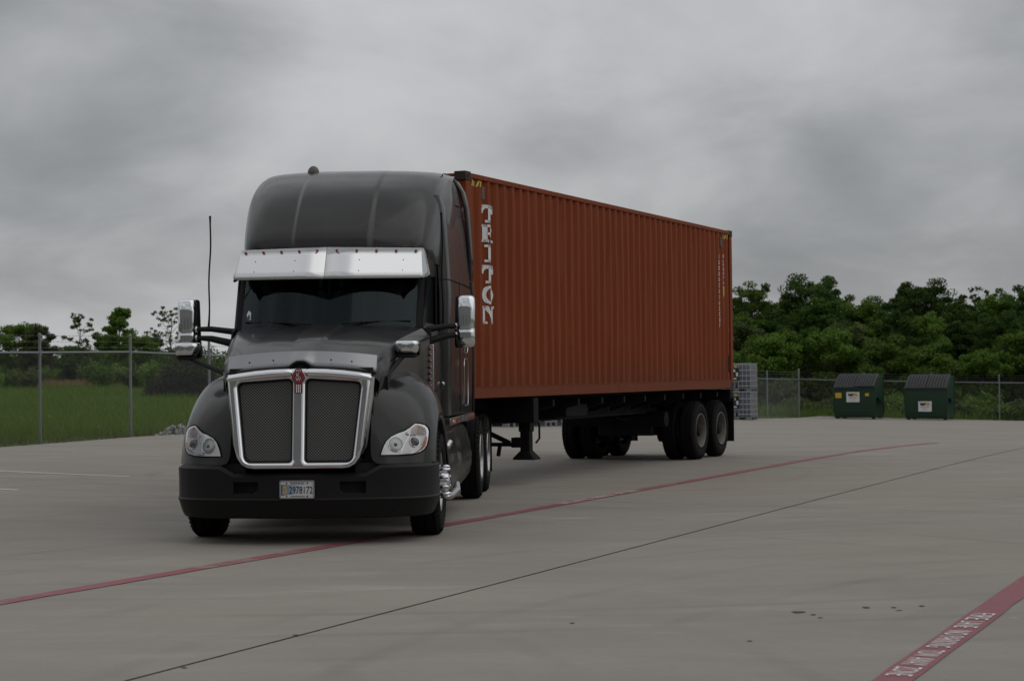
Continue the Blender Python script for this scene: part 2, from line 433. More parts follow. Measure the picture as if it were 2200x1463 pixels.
# ------------------------------------------------------------------ mesh helpers
def V3(*a):
    return Vector(a)
class MB:
    def __init__(self):
        self.v = []; self.f = []
    def add(self, vs, fs):
        o = len(self.v)
        self.v.extend(tuple(p) for p in vs)
        self.f.extend(tuple(i + o for i in f) for f in fs)
        return self
    def box(self, x0, x1, y0, y1, z0, z1):
        vs = [(x, y, z) for z in (z0, z1) for y in (y0, y1) for x in (x0, x1)]
        return self.add(vs, [(0, 2, 3, 1), (4, 5, 7, 6), (0, 1, 5, 4), (2, 6, 7, 3), (0, 4, 6, 2), (1, 3, 7, 5)])
    def grid(self, rows, closed=False, flip=False):
        n = len(rows[0]); vs = [p for r in rows for p in r]; fs = []
        for i in range(len(rows) - 1):
            for j in range(n if closed else n - 1):
                k = (j + 1) % n
                q = (i * n + j, i * n + k, (i + 1) * n + k, (i + 1) * n + j)
                fs.append(q[::-1] if flip else q)
        return self.add(vs, fs)
    def tube(self, pts, r, n=8, cap=True, ry=None):
        pts = [Vector(p) for p in pts]
        rows = []; up = None
        for i, p in enumerate(pts):
            d = (pts[min(i + 1, len(pts) - 1)] - pts[max(i - 1, 0)]).normalized()
            if up is None:
                up = Vector((0, 0, 1)) if abs(d.z) < 0.9 else Vector((0, 1, 0))
            s = d.cross(up).normalized(); u = s.cross(d).normalized(); up = u
            rr = r[i] if isinstance(r, (list, tuple)) else r
            r2 = rr if ry is None else (ry[i] if isinstance(ry, (list, tuple)) else ry)
            rows.append([p + s * (rr * math.cos(2 * PI * k / n)) + u * (r2 * math.sin(2 * PI * k / n)) for k in range(n)])
        self.grid(rows, True, True)
        if cap:
            o = len(self.v) - len(pts) * n
            self.f.append(tuple(o + k for k in range(n)))
            self.f.append(tuple(o + (len(pts) - 1) * n + k for k in reversed(range(n))))
        return self
    def bar(self, p, q, w, h, up=(0, 0, 1)):
        p, q = Vector(p), Vector(q); d = (q - p).normalized(); u = Vector(up)
        if abs(d.dot(u)) > 0.95:
            u = Vector((0, 1, 0))
        s = d.cross(u).normalized(); u = s.cross(d)
        vs = []
        for e in (p, q):
            for a, b in ((-1, -1), (1, -1), (1, 1), (-1, 1)):
                vs.append(e + s * (a * w / 2) + u * (b * h / 2))
        return self.add(vs, [(0, 1, 2, 3), (7, 6, 5, 4), (0, 4, 5, 1), (1, 5, 6, 2), (2, 6, 7, 3), (3, 7, 4, 0)])
    def lathe(self, prof, n=40, axis='X', c=(0, 0, 0), cap0=False, cap1=False):
        rows = []
        for (a, r) in prof:
            row = []
            for k in range(n):
                t = 2 * PI * k / n; u, w = r * math.cos(t), r * math.sin(t)
                if axis == 'X': p = (c[0] + a, c[1] + u, c[2] + w)
                elif axis == 'Y': p = (c[0] + u, c[1] + a, c[2] + w)
                else: p = (c[0] + u, c[1] + w, c[2] + a)
                row.append(p)
            rows.append(row)
        o = len(self.v)
        self.grid(rows, True)
        if cap0: self.f.append(tuple(o + k for k in reversed(range(n))))
        if cap1: self.f.append(tuple(o + (len(prof) - 1) * n + k for k in range(n)))
        return self
    def prism(self, poly, ax, lo, hi):
        """extrude a 2-D outline; ax 'X','Y','Z' is the extrusion axis"""
        def P(a, b, d):
            return {'X': (d, a, b), 'Y': (a, d, b), 'Z': (a, b, d)}[ax]
        n = len(poly)
        vs = [P(a, b, lo) for a, b in poly] + [P(a, b, hi) for a, b in poly]
        fs = [tuple(range(n))[::-1], tuple(range(n, 2 * n))] + [(i, (i + 1) % n, n + (i + 1) % n, n + i) for i in range(n)]
        return self.add(vs, fs)
    def dome(self, c, r, axis=(0, 0, 1), n=10, m=4, sq=1.0):
        ax = Vector(axis).normalized()
        s = ax.orthogonal().normalized(); t = ax.cross(s)
        rows = []
        for i in range(m + 1):
            a = (PI / 2) * i / m
            rr = max(r * math.cos(a), 1e-4); h = r * math.sin(a) * sq
            rows.append([Vector(c) + ax * h + s * (rr * math.cos(2 * PI * k / n)) + t * (rr * math.sin(2 * PI * k / n)) for k in range(n)])
        return self.grid(rows, True)
    def mesh(self, name, mat, angle=35, fix=True):
        me = bpy.data.meshes.new(name)
        me.from_pydata([tuple(p) for p in self.v], [], self.f)
        if fix:
            bm = bmesh.new(); bm.from_mesh(me)
            bmesh.ops.recalc_face_normals(bm, faces=bm.faces)
            bm.to_mesh(me); bm.free()
        if angle is not None:
            me.polygons.foreach_set('use_smooth', [True] * len(me.polygons))
            me.set_sharp_from_angle(angle=R(angle))
        me.materials.append(mat)
        me.update()
        return me
    def build(self, name, mat, parent=None, angle=35, bevel=0.0, sub=0, solid=0.0, label=None, fix=True, loc=None):
        o = bpy.data.objects.new(name, self.mesh(name, mat, angle, fix))
        COL.objects.link(o)
        if parent is not None: o.parent = parent
        if loc is not None: o.location = loc
        if solid:
            s = o.modifiers.new('solid', 'SOLIDIFY'); s.thickness = solid; s.offset = -1
        if bevel:
            b = o.modifiers.new('bevel', 'BEVEL'); b.width = bevel; b.segments = 2; b.limit_method = 'ANGLE'; b.angle_limit = R(40)
        if sub:
            s = o.modifiers.new('sub', 'SUBSURF'); s.levels = sub; s.render_levels = sub
        if label: o['label'] = label
        return o
def link(name, me, parent=None, loc=(0, 0, 0), rot=(0, 0, 0), sc=(1, 1, 1)):
    o = bpy.data.objects.new(name, me); COL.objects.link(o)
    o.parent = parent; o.location = loc; o.rotation_euler = rot; o.scale = sc
    return o
def tag(o, label, cat, group=None, kind=None):
    if label: o['label'] = label
    if cat: o['category'] = cat
    if group: o['group'] = group
    if kind: o['kind'] = kind
    return o
def thing(name, label, cat, loc=(0, 0, 0), rz=0.0, group=None):
    o = bpy.data.objects.new(name, None); COL.objects.link(o)
    o.empty_display_size = 0.2
    o.location = loc; o.rotation_euler = (0, 0, rz)
    return tag(o, label, cat, group)
def structure(o):
    o['kind'] = 'structure'
    return o
def copy_tree(o, parent=None):
    c = o.copy(); COL.objects.link(c); c.parent = parent
    for ch in list(o.children):
        copy_tree(ch, c)
    return c
def rounded_rect(x0, x1, z0, z1, r, n=5):
    out = []
    for cx, cz, a0 in ((x1 - r, z1 - r, 0), (x0 + r, z1 - r, 90), (x0 + r, z0 + r, 180), (x1 - r, z0 + r, 270)):
        for i in range(n + 1):
            a = R(a0 + 90 * i / n)
            out.append((cx + r * math.cos(a), cz + r * math.sin(a)))
    return out
_font_cache = {}
def text_mesh(s, width, height, name, mat, depth=0.001, spacing=1.0):
    cu = bpy.data.curves.new('t', 'FONT'); cu.body = s; cu.size = 1.0; cu.extrude = 0.0
    cu.space_character = spacing; cu.resolution_u = 3
    o = bpy.data.objects.new('t', cu); COL.objects.link(o)
    bpy.context.view_layer.update()
    dg = bpy.context.evaluated_depsgraph_get()
    me = bpy.data.meshes.new_from_object(o.evaluated_get(dg))
    bpy.data.objects.remove(o); bpy.data.curves.remove(cu)
    n = len(me.vertices); a = np.empty(n * 3); me.vertices.foreach_get('co', a); a = a.reshape(-1, 3)
    lo, hi = a.min(0), a.max(0)
    a[:, 0] = (a[:, 0] - (lo[0] + hi[0]) / 2) * (width / max(hi[0] - lo[0], 1e-6))
    a[:, 1] = (a[:, 1] - (lo[1] + hi[1]) / 2) * (height / max(hi[1] - lo[1], 1e-6))
    a[:, 2] = depth
    me.vertices.foreach_set('co', a.ravel())
    me.name = name
    me.materials.clear(); me.materials.append(mat)
    return me
def text(s, width, height, name, mat, parent, loc, rot):
    return link(name, text_mesh(s, width, height, name, mat), parent, loc, rot)

# ------------------------------------------------------------------ terrain
_CP = np.array([(-4, 8, 0), (4, 8, 0), (-1, 13, 0), (-5, 14, 0), (5, 14, 0), (-4, 20, 0), (1, 20, 0), (5, 22, 0), (-3, 26, 0), (2, 26, 0),
    (0, 32, 0), (4, 33, 0), (2, 37, -.01), (8, 36, -.02), (-20, 8, .06), (22, 8, -.08), (0, -15, 0), (-25, -15, .1), (25, -15, -.1),
    (-9.52, 39.4, .27), (-8.27, 42.36, .31), (-7.04, 45.3, .24), (-11.5, 34.6, .24), (-6, 33, .10), (-9, 30, .12),
    (-.41, 57, -.04), (1.7, 61.5, -.15), (9.7, 80, -.51), (13.9, 94.9, -.715), (15, 91, -.79), (18, 90, -.83), (22.9, 92, -.97),
    (9, 43, -.06), (10, 60, -.32), (20, 60, -.5), (20, 42, -.25), (34, 88, -1.1),
    (-20, 60, .42), (-30, 95, .74), (-12, 95, .45), (-34, 118, .95), (-14, 118, .7), (8, 118, -.6), (20, 118, -.9), (34, 118, -1.1), (-40, 40, .45)], float)
def _tps(r2):
    return np.where(r2 > 1e-9, r2 * np.log(np.maximum(r2, 1e-9)), 0.0)
_n = len(_CP)
_K = _tps(((_CP[:, None, :2] - _CP[None, :, :2]) ** 2).sum(-1)) + np.eye(_n) * 6.0
_P = np.c_[np.ones(_n), _CP[:, :2]]
_A = np.block([[_K, _P], [_P.T, np.zeros((3, 3))]])
_W = np.linalg.solve(_A, np.r_[_CP[:, 2], np.zeros(3)])
def hgt(x, y):
    x = np.clip(np.asarray(x, float), -40, 36); y = np.clip(np.asarray(y, float), -18, 118)
    sh = x.shape
    q = np.stack([x.ravel(), y.ravel()], -1)
    out = np.empty(len(q))
    for i in range(0, len(q), 20000):
        s = q[i:i + 20000]
        k = _tps(((s[:, None, :] - _CP[None, :, :2]) ** 2).sum(-1))
        out[i:i + 20000] = k @ _W[:_n] + _W[_n] + s @ _W[_n + 1:]
    return out.reshape(sh)
def h1(x, y):
    return float(hgt(np.array([x]), np.array([y]))[0])

# ------------------------------------------------------------------ ground, lot, markings
def terrain_sheet(name, xs, ys, dz, mat):
    X, Y = np.meshgrid(xs, ys); Z = hgt(X, Y) + dz
    rows = [[(X[i, j], Y[i, j], Z[i, j]) for j in range(len(xs))] for i in range(len(ys))]
    return MB().grid(rows).build(name, mat, None, 60, fix=False)
_gx = np.r_[-3000, -1200, -500, -220, -120, np.arange(-70, 71, 3.5), 120, 220, 500, 1200, 3000]
_gy = np.r_[-3000, -1000, -300, -100, np.arange(-40, 141, 3.5), 200, 320, 600, 1300, 3000]
structure(terrain_sheet('grass_field', _gx, _gy, -0.07, M['field']))

FA = np.array((.3885, .9214)); FB = np.array((.9518, -.3067))      # along the side fence, along the back fence
CORNER = np.array((13.9, 94.9))
LOT0 = CORNER + np.array((.9214, -.3885)) * 0.75 - np.array((.3067, .9518)) * 0.7
_inv = np.linalg.inv(np.stack([FA, FB], 1))
def lot_uv(p):
    return _inv @ (np.asarray(p) - LOT0)
uj, vj = lot_uv((1.0, 17.0))
ub, _ = lot_uv((3.25, 21.9))
SK = 0.25
def lot_piece(name, us, vs, dz, mat, parent=None):
    rows = []
    for u in us:
        r = []
        for v in vs:
            p = LOT0 + FA * (u - SK * (v - vj) * (1 if u < -1 else 0)) + FB * v
            r.append(p)
        rows.append(r)
    A = np.array(rows); Z = hgt(A[..., 0], A[..., 1]) + dz
    rr = [[(A[i, j, 0], A[i, j, 1], Z[i, j]) for j in range(A.shape[1])] for i in range(A.shape[0])]
    return MB().grid(rr).build(name, mat, parent, 60, fix=False)
U0, V1, G = -150, 100, 0.012
lot = structure(lot_piece('concrete_lot', np.linspace(U0, 0, 100), np.linspace(0, V1, 70), -0.016, M['joint']))
for ua, u2 in ((U0, ub - G * .62), (ub + G * .62, 0)):
    for va, v2 in ((0, vj - G), (vj + G, V1)):
        lot_piece('slab', np.linspace(ua, u2, max(8, int((u2 - ua) / 1.3))), np.linspace(va, v2, max(8, int((v2 - va) / 1.3))), 0.0, M['concrete'], lot)

def strip(name, pts, w, dz, mat, rag=0.0, seed=1):
    rng = random.Random(seed)
    P = [Vector((a, b)) for a, b in pts]; out = []
    for i in range(len(P) - 1):
        n = max(1, int((P[i + 1] - P[i]).length / 0.4))
        for k in range(n):
            out.append(P[i].lerp(P[i + 1], k / n))
    out.append(P[-1])
    rows = []
    for i, p in enumerate(out):
        d = (out[min(i + 1, len(out) - 1)] - out[max(i - 1, 0)]).normalized(); s = Vector((d.y, -d.x))
        a = p - s * (w / 2 + rng.uniform(-rag, rag)); b = p + s * (w / 2 + rng.uniform(-rag, rag))
        rows.append([(a.x, a.y, h1(a.x, a.y) + dz), (b.x, b.y, h1(b.x, b.y) + dz)])
    return structure(MB().grid(rows).build(name, mat, None, None, fix=False))
strip('red_fire_lane_line', [(-6.3, 7.3), (-3.53, 13.45), (-1.51, 17.94), (-.70, 19.85), (.52, 22.72), (2.95, 28.42), (6.55, 37.0), (8.65, 41.0), (8.95, 41.35)], 0.17, 0.005, M['red_far'], 0.008, 2)
strip('red_fire_lane_line', [(-1.2, 2.3), (1.855, 9.65), (3.58, 13.77), (9.5, 27.9), (14, 38.5)], 0.195, 0.005, M['red_line'], 0.006, 3)
strip('white_parking_line', [(-13.5, 34.6), (-7.86, 30.2), (-5.72, 29.1)], 0.085, 0.005, M['white_line'], 0.006, 4)
strip('white_parking_line', [(-12.5, 30.6), (-6.9, 26.35), (-6.62, 26.15)], 0.085, 0.005, M['white_line'], 0.006, 5)
def ground_text(s, a, b, height, name, mat):
    """stencil lettering reading from a to b"""
    a, b = Vector(a), Vector(b); d = (b - a); L = d.length; c = (a + b) / 2
    me = text_mesh(s, L, height, name, mat, 0.0)
    o = link(name, me, None, (c.x, c.y, h1(c.x, c.y) + 0.0095), (0, 0, math.atan2(d.y, d.x)))
    return structure(o)
def along(a, b, f0, f1):
    a, b = Vector(a), Vector(b)
    return a.lerp(b, f0), a.lerp(b, f1)
_ta, _tb = (2.925, 12.20), (1.905, 9.77)
for s, f0, f1 in (('FIRE', 0, .125), ('LANE', .155, .27), ('NO', .325, .40), ('PARKING', .42, .60), ('TOW', .645, .735), ('AWAY', .755, .86), ('ZONE', .885, 1.0)):
    ground_text(s, *along(_ta, _tb, f0, f1), 0.138, 'stencil_lettering', M['stencil'])
_ta, _tb = (1.56, 25.15), (.56, 22.82)
for s, f0, f1 in (('FIRE', 0, .125), ('LANE', .155, .27), ('NO', .325, .40), ('PARKING', .42, .60), ('TOW', .645, .735), ('AWAY', .755, .86), ('ZONE', .885, 1.0)):
    ground_text(s, *along(_ta, _tb, f0, f1), 0.13, 'stencil_lettering', M['stencil'])
# oil spots on the slab in front
def blotch(x, y, rx, ry, seed):
    rng = random.Random(seed); n = 14
    ring = []
    for k in range(n):
        a = 2 * PI * k / n; q = rng.uniform(0.6, 1.15)
        ring.append((x + rx * q * math.cos(a), y + ry * q * math.sin(a)))
    m = MB(); m.add([(a, b, h1(a, b) + 0.004) for a, b in ring], [tuple(range(n))])
    return structure(m.build('oil_spot', M['spot'], None, None, fix=False))
for i, (x, y, rx, ry) in enumerate(((1.795, 12.42, .045, .05), (1.87, 12.28, .018, .03), (1.89, 12.13, .018, .02), (2.26, 12.62, .03, .04), (2.44, 12.6, .02, .03), (2.63, 12.66, .02, .03), (2.44, 12.45, .025, .018), (1.33, 11.12, .02, .02), (-1.3, 11.6, .02, .02), (-1.75, 10.35, .02, .02), (.35, 12.0, .018, .02))):
    blotch(x, y, rx, ry, i)

# ------------------------------------------------------------------ fences
def fence(name, label, cat, pts_posts, tall_first=False, wr=0.0015, step=0.06, hf=1.83, pr=0.03, ground=-0.06, ext=0.36, arm_from=None):
    P = [Vector((a, b, h1(a, b) + ground)) for a, b in pts_posts]
    root = thing(name, label, cat, P[0])
    def L(p): return p - P[0]
    post = MB(); post.tube([(0, 0, -0.1), (0, 0, hf + ext)], pr, 10); post.dome((0, 0, hf + ext), pr * 1.15, (0, 0, 1))
    post.tube([(0, 0, hf - .05), (0, 0, hf + .03)], pr * 1.35, 10)
    pme = post.mesh('post', M['galv'])
    cme = MB().tube([(0, 0, -0.1), (0, 0, hf + ext + .12)], pr * 1.35, 10).dome((0, 0, hf + ext + .12), pr * 1.5, (0, 0, 1)).mesh('post', M['galv'])
    for i, p in enumerate(P):
        link('post', cme if (tall_first and i == 0) else pme, root, L(p))
    MB().tube([L(p) + Vector((0, 0, hf)) for p in P], 0.021, 8).build('top_rail', M['galv'], root)
    for hh in (hf + .10, hf + .22, hf + .34):
        m = MB(); ln = 0.0
        m.tube([L(p) + Vector((0, 0, hh)) for p in P], 0.0022, 4)
        for i in range(len(P) - 1):
            d = P[i + 1] - P[i]; n = int(d.length / 0.13)
            for k in range(n):
                q = L(P[i]) + d * ((k + .5) / n) + Vector((0, 0, hh))
                m.bar(q + Vector((0.012, 0, -.018)), q + Vector((-0.012, 0, .018)), .0026, .0026)
                m.bar(q + Vector((0, 0.012, .018)), q + Vector((0, -0.012, -.018)), .0026, .0026)
        m.build('barbed_wire', M['wire'], root, None)
    # woven wire fabric, every wire real
    m = MB(); vs = []; fs = []
    for i in range(len(P) - 1):
        a, b = P[i], P[i + 1]; d = b - a; Ln = Vector((d.x, d.y)).length
        nrm = Vector((d.y, -d.x, 0)).normalized()
        top = hf + .035; bot = 0.02
        H = top - bot
        k0 = -int(H / step) - 1
        for sgn in (1, -1):
            for k in range(k0, int(Ln / step) + 1):
                x0 = k * step; z0, z1 = bot, top
                xa, xb = x0, x0 + H
                # clip to the bay
                ca, cb = max(xa, 0.0), min(xb, Ln)
                if cb - ca < .01: continue
                za, zb = z0 + (ca - xa), z0 + (cb - xa)
                if sgn < 0: za, zb = bot + top - za, bot + top - zb
                pa = a + d * (ca / Ln) + Vector((0, 0, za)) - P[0]; pb = a + d * (cb / Ln) + Vector((0, 0, zb)) - P[0]
                t = (pb - pa).normalized(); u = t.cross(nrm)
                off = nrm * (wr * .9 * sgn)
                o = len(vs)
                for e in (pa, pb):
                    for kk in range(3):
                        an = 2 * PI * kk / 3
                        vs.append(tuple(e + off + nrm * (wr * math.cos(an)) + u * (wr * math.sin(an))))
                fs += [(o, o + 1, o + 4, o + 3), (o + 1, o + 2, o + 5, o + 4), (o + 2, o, o + 3, o + 5)]
    m.v, m.f = vs, fs
    w = m.build('chain_link_fabric', M['wire'], root, None, fix=False)
    w['kind'] = 'stuff'
    return root
_fp1 = np.array((-9.52, 39.4)); _fd = np.array((.3885, .9214))
_side = [tuple(_fp1 + _fd * (3.21 * k)) for k in range(-3, 18)]
_side = [p for p in _side if (CORNER - np.array(p)) @ _fd > 1.5] + [tuple(CORNER)]
fence('chain_link_fence', 'long galvanised chain link side fence with barbed wire behind the truck', 'fence', _side)
_back = [tuple(CORNER + FB * k) for k in (0, 3.15, 6.3, 9.45, 12.6, 15.75, 18.9, 22.05, 25.2, 28.35, 31.5)]
fence('chain_link_fence', 'back stretch of chain link fence behind the two green dumpsters', 'fence', _back, tall_first=True, wr=0.0014, step=0.075)

# ------------------------------------------------------------------ vegetation
def quads(name, C, S, mat, rng, flat=0.0, long=1.0):
    """leaf-sized faces at centres C with sizes S in random attitudes"""
    n = len(C)
    nr = rng.normal(size=(n, 3)); nr[:, 2] += flat
    nr /= np.linalg.norm(nr, axis=1)[:, None]
    t = np.cross(nr, rng.normal(size=(n, 3))); t /= np.linalg.norm(t, axis=1)[:, None]
    b = np.cross(nr, t)
    S = S[:, None]
    P = np.stack([C - t * S * long, C + b * S * .55, C + t * S * long, C - b * S * .55], 1).reshape(-1, 3)
    me = bpy.data.meshes.new(name)
    me.vertices.add(4 * n); me.vertices.foreach_set('co', P.ravel())
    me.loops.add(4 * n); me.loops.foreach_set('vertex_index', np.arange(4 * n, dtype=np.int32))
    me.polygons.add(n); me.polygons.foreach_set('loop_start', np.arange(0, 4 * n, 4, dtype=np.int32))
    me.polygons.foreach_set('loop_total', np.full(n, 4, dtype=np.int32))
    me.materials.append(mat); me.update(); me.validate()
    return me
def tree_mesh(seed, H, spread, mat, nlimb=11, clump=0.55, per=170, base=0.28, leaf=0.105, open_=0.0, slim=1.0, tops=1):
    """tapered trunk with limbs and side limbs; clumps of leaves along the limbs"""
    rng = np.random.default_rng(seed); m = MB(); cl = []
    def wob(a, b, n, amp):
        a, b = np.array(a, float), np.array(b, float); pts = []
        for i in range(n + 1):
            f = i / n; p = a + (b - a) * f
            if 0 < i < n: p = p + rng.normal(size=3) * amp
            pts.append(p)
        return pts
    for tt in range(tops):
        lean = rng.normal(size=2) * 0.05 * H
        if tops > 1: lean = np.array((math.cos(tt * 2.4 + seed), math.sin(tt * 2.4 + seed))) * spread * .4
        trunk = wob((0, 0, -.25), (lean[0], lean[1], H * .93), 6, H * .018)
        r0 = H * .016 * slim
        m.tube(trunk, [r0 * (1.25 - i / 6 * 1.1) for i in range(7)], 7)
        for i in range(nlimb):
            f = base + (0.92 - base) * (i + rng.uniform(0, .8)) / nlimb
            k = min(5, int(f * 6)); p0 = trunk[k] + (trunk[k + 1] - trunk[k]) * (f * 6 - k)
            an = i * 2.4 + rng.uniform(-.5, .5)
            g = math.sin(PI * min(1, max(.12, (f - base + .12) / (1.08 - base)))) ** .6
            ln = spread * g * rng.uniform(.7, 1.15)
            up = rng.uniform(.25, .75) * ln + (.12 * H if f > .7 else 0)
            p1 = p0 + np.array((math.cos(an) * ln, math.sin(an) * ln, up))
            lm = wob(p0, p1, 3, ln * .06)
            rr = r0 * (.55 - .35 * f)
            m.tube(lm, [rr, rr * .7, rr * .45, rr * .2], 5)
            cl.append((p1, 1.0)); cl.append((lm[2], .8))
            for j in range(2):
                q0 = lm[1 + j]; q1 = q0 + np.array((math.cos(an + (1 if j else -1) * 1.0), math.sin(an + (1 if j else -1) * 1.0), rng.uniform(.1, .7))) * ln * .5
                m.tube([q0, (q0 + q1) / 2 + rng.normal(size=3) * .04, q1], [rr * .45, rr * .3, rr * .12], 4)
                cl.append((q1, .75))
        cl.append((trunk[-1], .9)); cl.append((trunk[-1] + np.array((0, 0, H * .05)), .55))
    C = []; S = []
    for p, q in cl:
        if rng.random() < open_: continue
        n = int(per * q * rng.uniform(.6, 1.3)); rad = clump * q * rng.uniform(.75, 1.3) * (1.15 - .55 * max(0, p[2] / H - .35))
        u = rng.normal(size=(n, 3)); u /= np.linalg.norm(u, axis=1)[:, None]
        rr = rad * rng.random(n) ** .45
        pts = np.array(p) + u * rr[:, None] * np.array((1.15, 1.15, .72))
        pts[:, 2] += rad * .15
        C.append(pts); S.append(leaf * rng.uniform(.55, 1.25, n))
    return m.mesh('trunk', M['bark'], 50), quads('crown', np.concatenate(C), np.concatenate(S), mat, rng, .5)
def shrub_mesh(seed, H, W, mat, n=1500, leaf=0.12, stems=7):
    rng = np.random.default_rng(seed); m = MB(); C = []
    for i in range(stems):
        an = rng.uniform(0, 2 * PI); q = rng.uniform(.2, 1) * W / 2; hh = H * rng.uniform(.55, 1) * (1 - .35 * q / (W / 2))
        e = np.array((math.cos(an) * q, math.sin(an) * q, hh))
        m.tube([(e[0] * .15, e[1] * .15, -.1), tuple(e * .55 + rng.normal(size=3) * .05), tuple(e)], [.022, .014, .005], 4)
        for f in (.3, .45, .65, .85, 1.0):
            k = int(n / stems / 5); rad = W * .20 * rng.uniform(.7, 1.25)
            u = rng.normal(size=(k, 3)); u /= np.linalg.norm(u, axis=1)[:, None]
            C.append(e * f + u * (rad * rng.random(k) ** .5)[:, None] * np.array((1, 1, .8)))
    C = np.concatenate(C); C = C[C[:, 2] > 0]
    return m.mesh('stem', M['bark'], 50), quads('foliage', C, leaf * rng.uniform(.5, 1.3, len(C)), mat, rng, .4)
def put_tree(kind, proto, x, y, label, cat, group, sc=1.0, rz=0.0, names=('trunk', 'crown'), sz=None):
    r = thing(kind, label, cat, (x, y, h1(x, y) - .07), rz, group)
    for nm, me in zip(names, proto):
        link(nm, me, r, sc=(sc, sc, sz or sc))
    return r
_rt = random.Random(11)
T_tall = [tree_mesh(21, 8.6, 2.1, M['leaf_dark'], 22, .62, 240, .3), tree_mesh(22, 8.2, 1.8, M['leaf_mid'], 21, .58, 230, .26),
          tree_mesh(23, 8.8, 2.5, M['leaf_dark'], 24, .64, 240, .26, tops=1), tree_mesh(24, 8.9, 1.7, M['leaf_mid'], 19, .46, 150, .36, open_=.2)]
T_low = [tree_mesh(31, 4.8, 1.7, M['leaf_mid'], 18, .56, 230, .14), tree_mesh(32, 5.2, 1.5, M['leaf_olive'], 17, .54, 230, .12), tree_mesh(33, 4.4, 1.8, M['leaf_mid'], 18, .54, 230, .1)]
T_airy = [tree_mesh(41, 5.6, 1.25, M['leaf_dark'], 17, .25, 46, .28, leaf=.10, open_=.06), tree_mesh(42, 6.0, 1.8, M['leaf_dark'], 22, .22, 36, .26, leaf=.095, open_=.06)]
T_dense = [tree_mesh(43, 6.2, 1.15, M['leaf_mid'], 24, .46, 200, .10)]
S_bush = [shrub_mesh(51, 2.6, 3.2, M['leaf_dark'], 1700), shrub_mesh(52, 2.1, 2.8, M['leaf_mid'], 1600), shrub_mesh(53, 1.6, 2.2, M['leaf_olive'], 1300)]
S_weed = [shrub_mesh(54, 1.1, 1.4, M['leaf_olive'], 900, .09, 9), shrub_mesh(55, .9, 1.2, M['leaf_mid'], 800, .08, 9)]

def px(xp, D):
    return (xp - 1100) / 4200 * D
# wood behind the back fence: a tall back row, a middle row, low trees in front
LB = ('tall dark tree in the back row of the wood behind the dumpsters', 'mid height green tree in the wood behind the dumpsters', 'low bushy tree at the edge of the wood behind the fence')
GB = ('tall trees of the wood', 'middle trees of the wood', 'low trees at the wood edge')
tall = [(1592, 118, 0, .90), (1640, 116, 3, 1.0), (1672, 119, 1, .98), (1745, 115, 2, 1.03), (1800, 121, 0, .93), (1850, 117, 1, .95), (1905, 122, 2, .90), (1945, 118, 0, .97), (1985, 116, 2, 1.0),
        (2035, 119, 1, .95), (2125, 117, 1, .98), (2165, 121, 2, .93), (2215, 116, 0, .98), (2275, 118, 1, 1.0), (2350, 118, 2, 1.0), (2440, 118, 0, 1.0), (1540, 119, 2, .85), (1490, 118, 1, .8)]
_ORD = ('first second third fourth fifth sixth seventh eighth ninth tenth eleventh twelfth thirteenth fourteenth fifteenth sixteenth seventeenth eighteenth nineteenth twentieth twenty-first twenty-second twenty-third twenty-fourth').split()
tall.sort()
_seen_t = 0
for x, D, k, s in tall:
    if x > 1575:
        lab_ = 'tall dark tree in the back row of the wood, %s from the container' % _ORD[_seen_t]; _seen_t += 1
    else:
        lab_ = 'tall dark tree of the wood hidden behind the container'
    put_tree('tree', T_tall[k], px(x, D), D, lab_, 'tree', GB[0], s * .835, _rt.uniform(0, 6.28))
put_tree('tree', T_airy[1], px(2082, 117), 117, 'thin open topped tree rising above the wood to the right of the dumpsters', 'tree', None, 1.18, 1.0)
for _i, x in enumerate(range(1490, 2480, 43)):
    D = _rt.uniform(111, 114.5)
    put_tree('tree', T_tall[_rt.randrange(4)], px(x + _rt.uniform(-14, 14), D), D, ('middle sized green tree below the back row of the wood, %s from the container' % _ORD[_i - 2]) if _i > 1 else 'middle sized tree of the wood hidden behind the container', 'tree', GB[1], _rt.uniform(.56, .72), _rt.uniform(0, 6.28))
for _i, x in enumerate(range(1500, 2470, 46)):
    D = _rt.uniform(103, 108.5)
    put_tree('tree', T_low[_rt.randrange(3)], px(x + _rt.uniform(-18, 18), D), D, ('low bushy tree just behind the back fence, %s from the container' % _ORD[_i - 1]) if _i > 0 else 'low bushy tree hidden behind the container', 'tree', GB[2], _rt.uniform(.65, 1.0), _rt.uniform(0, 6.28))
for x in range(1500, 2480, 60):      # dense far side of the wood
    D = _rt.uniform(125, 132)
    put_tree('tree', T_tall[_rt.randrange(4)], px(x + _rt.uniform(-18, 18), D), D, 'tree in the dense far side of the wood seen only between nearer trees', 'tree', 'far trees of the wood', _rt.uniform(.66, .76), _rt.uniform(0, 6.28))
for i in range(20):
    x = 1540 + i * 48 + _rt.uniform(-20, 20); D = 98.5 + _rt.uniform(0, 4.0) - max(0, (x - 1714)) * .007
    put_tree('bush', S_bush[_rt.randrange(3)], px(x, D), D, 'leafy green bush growing just behind the back fence', 'bush', 'bushes behind the back fence', _rt.uniform(.55, .85), _rt.uniform(0, 6.28), ('stem', 'foliage'))
for k in range(44):      # the wood runs on past the right edge of the picture
    x = 2470 + k * 27 + _rt.uniform(-14, 14); D = _rt.uniform(100, 124) - (x - 1714) * .005
    put_tree('tree', (T_tall + T_low)[_rt.randrange(7)], px(x, D), D, 'tree of the wood beyond the right edge of the picture', 'tree', 'wood beyond the right edge', _rt.uniform(.65, .85), _rt.uniform(0, 6.28))
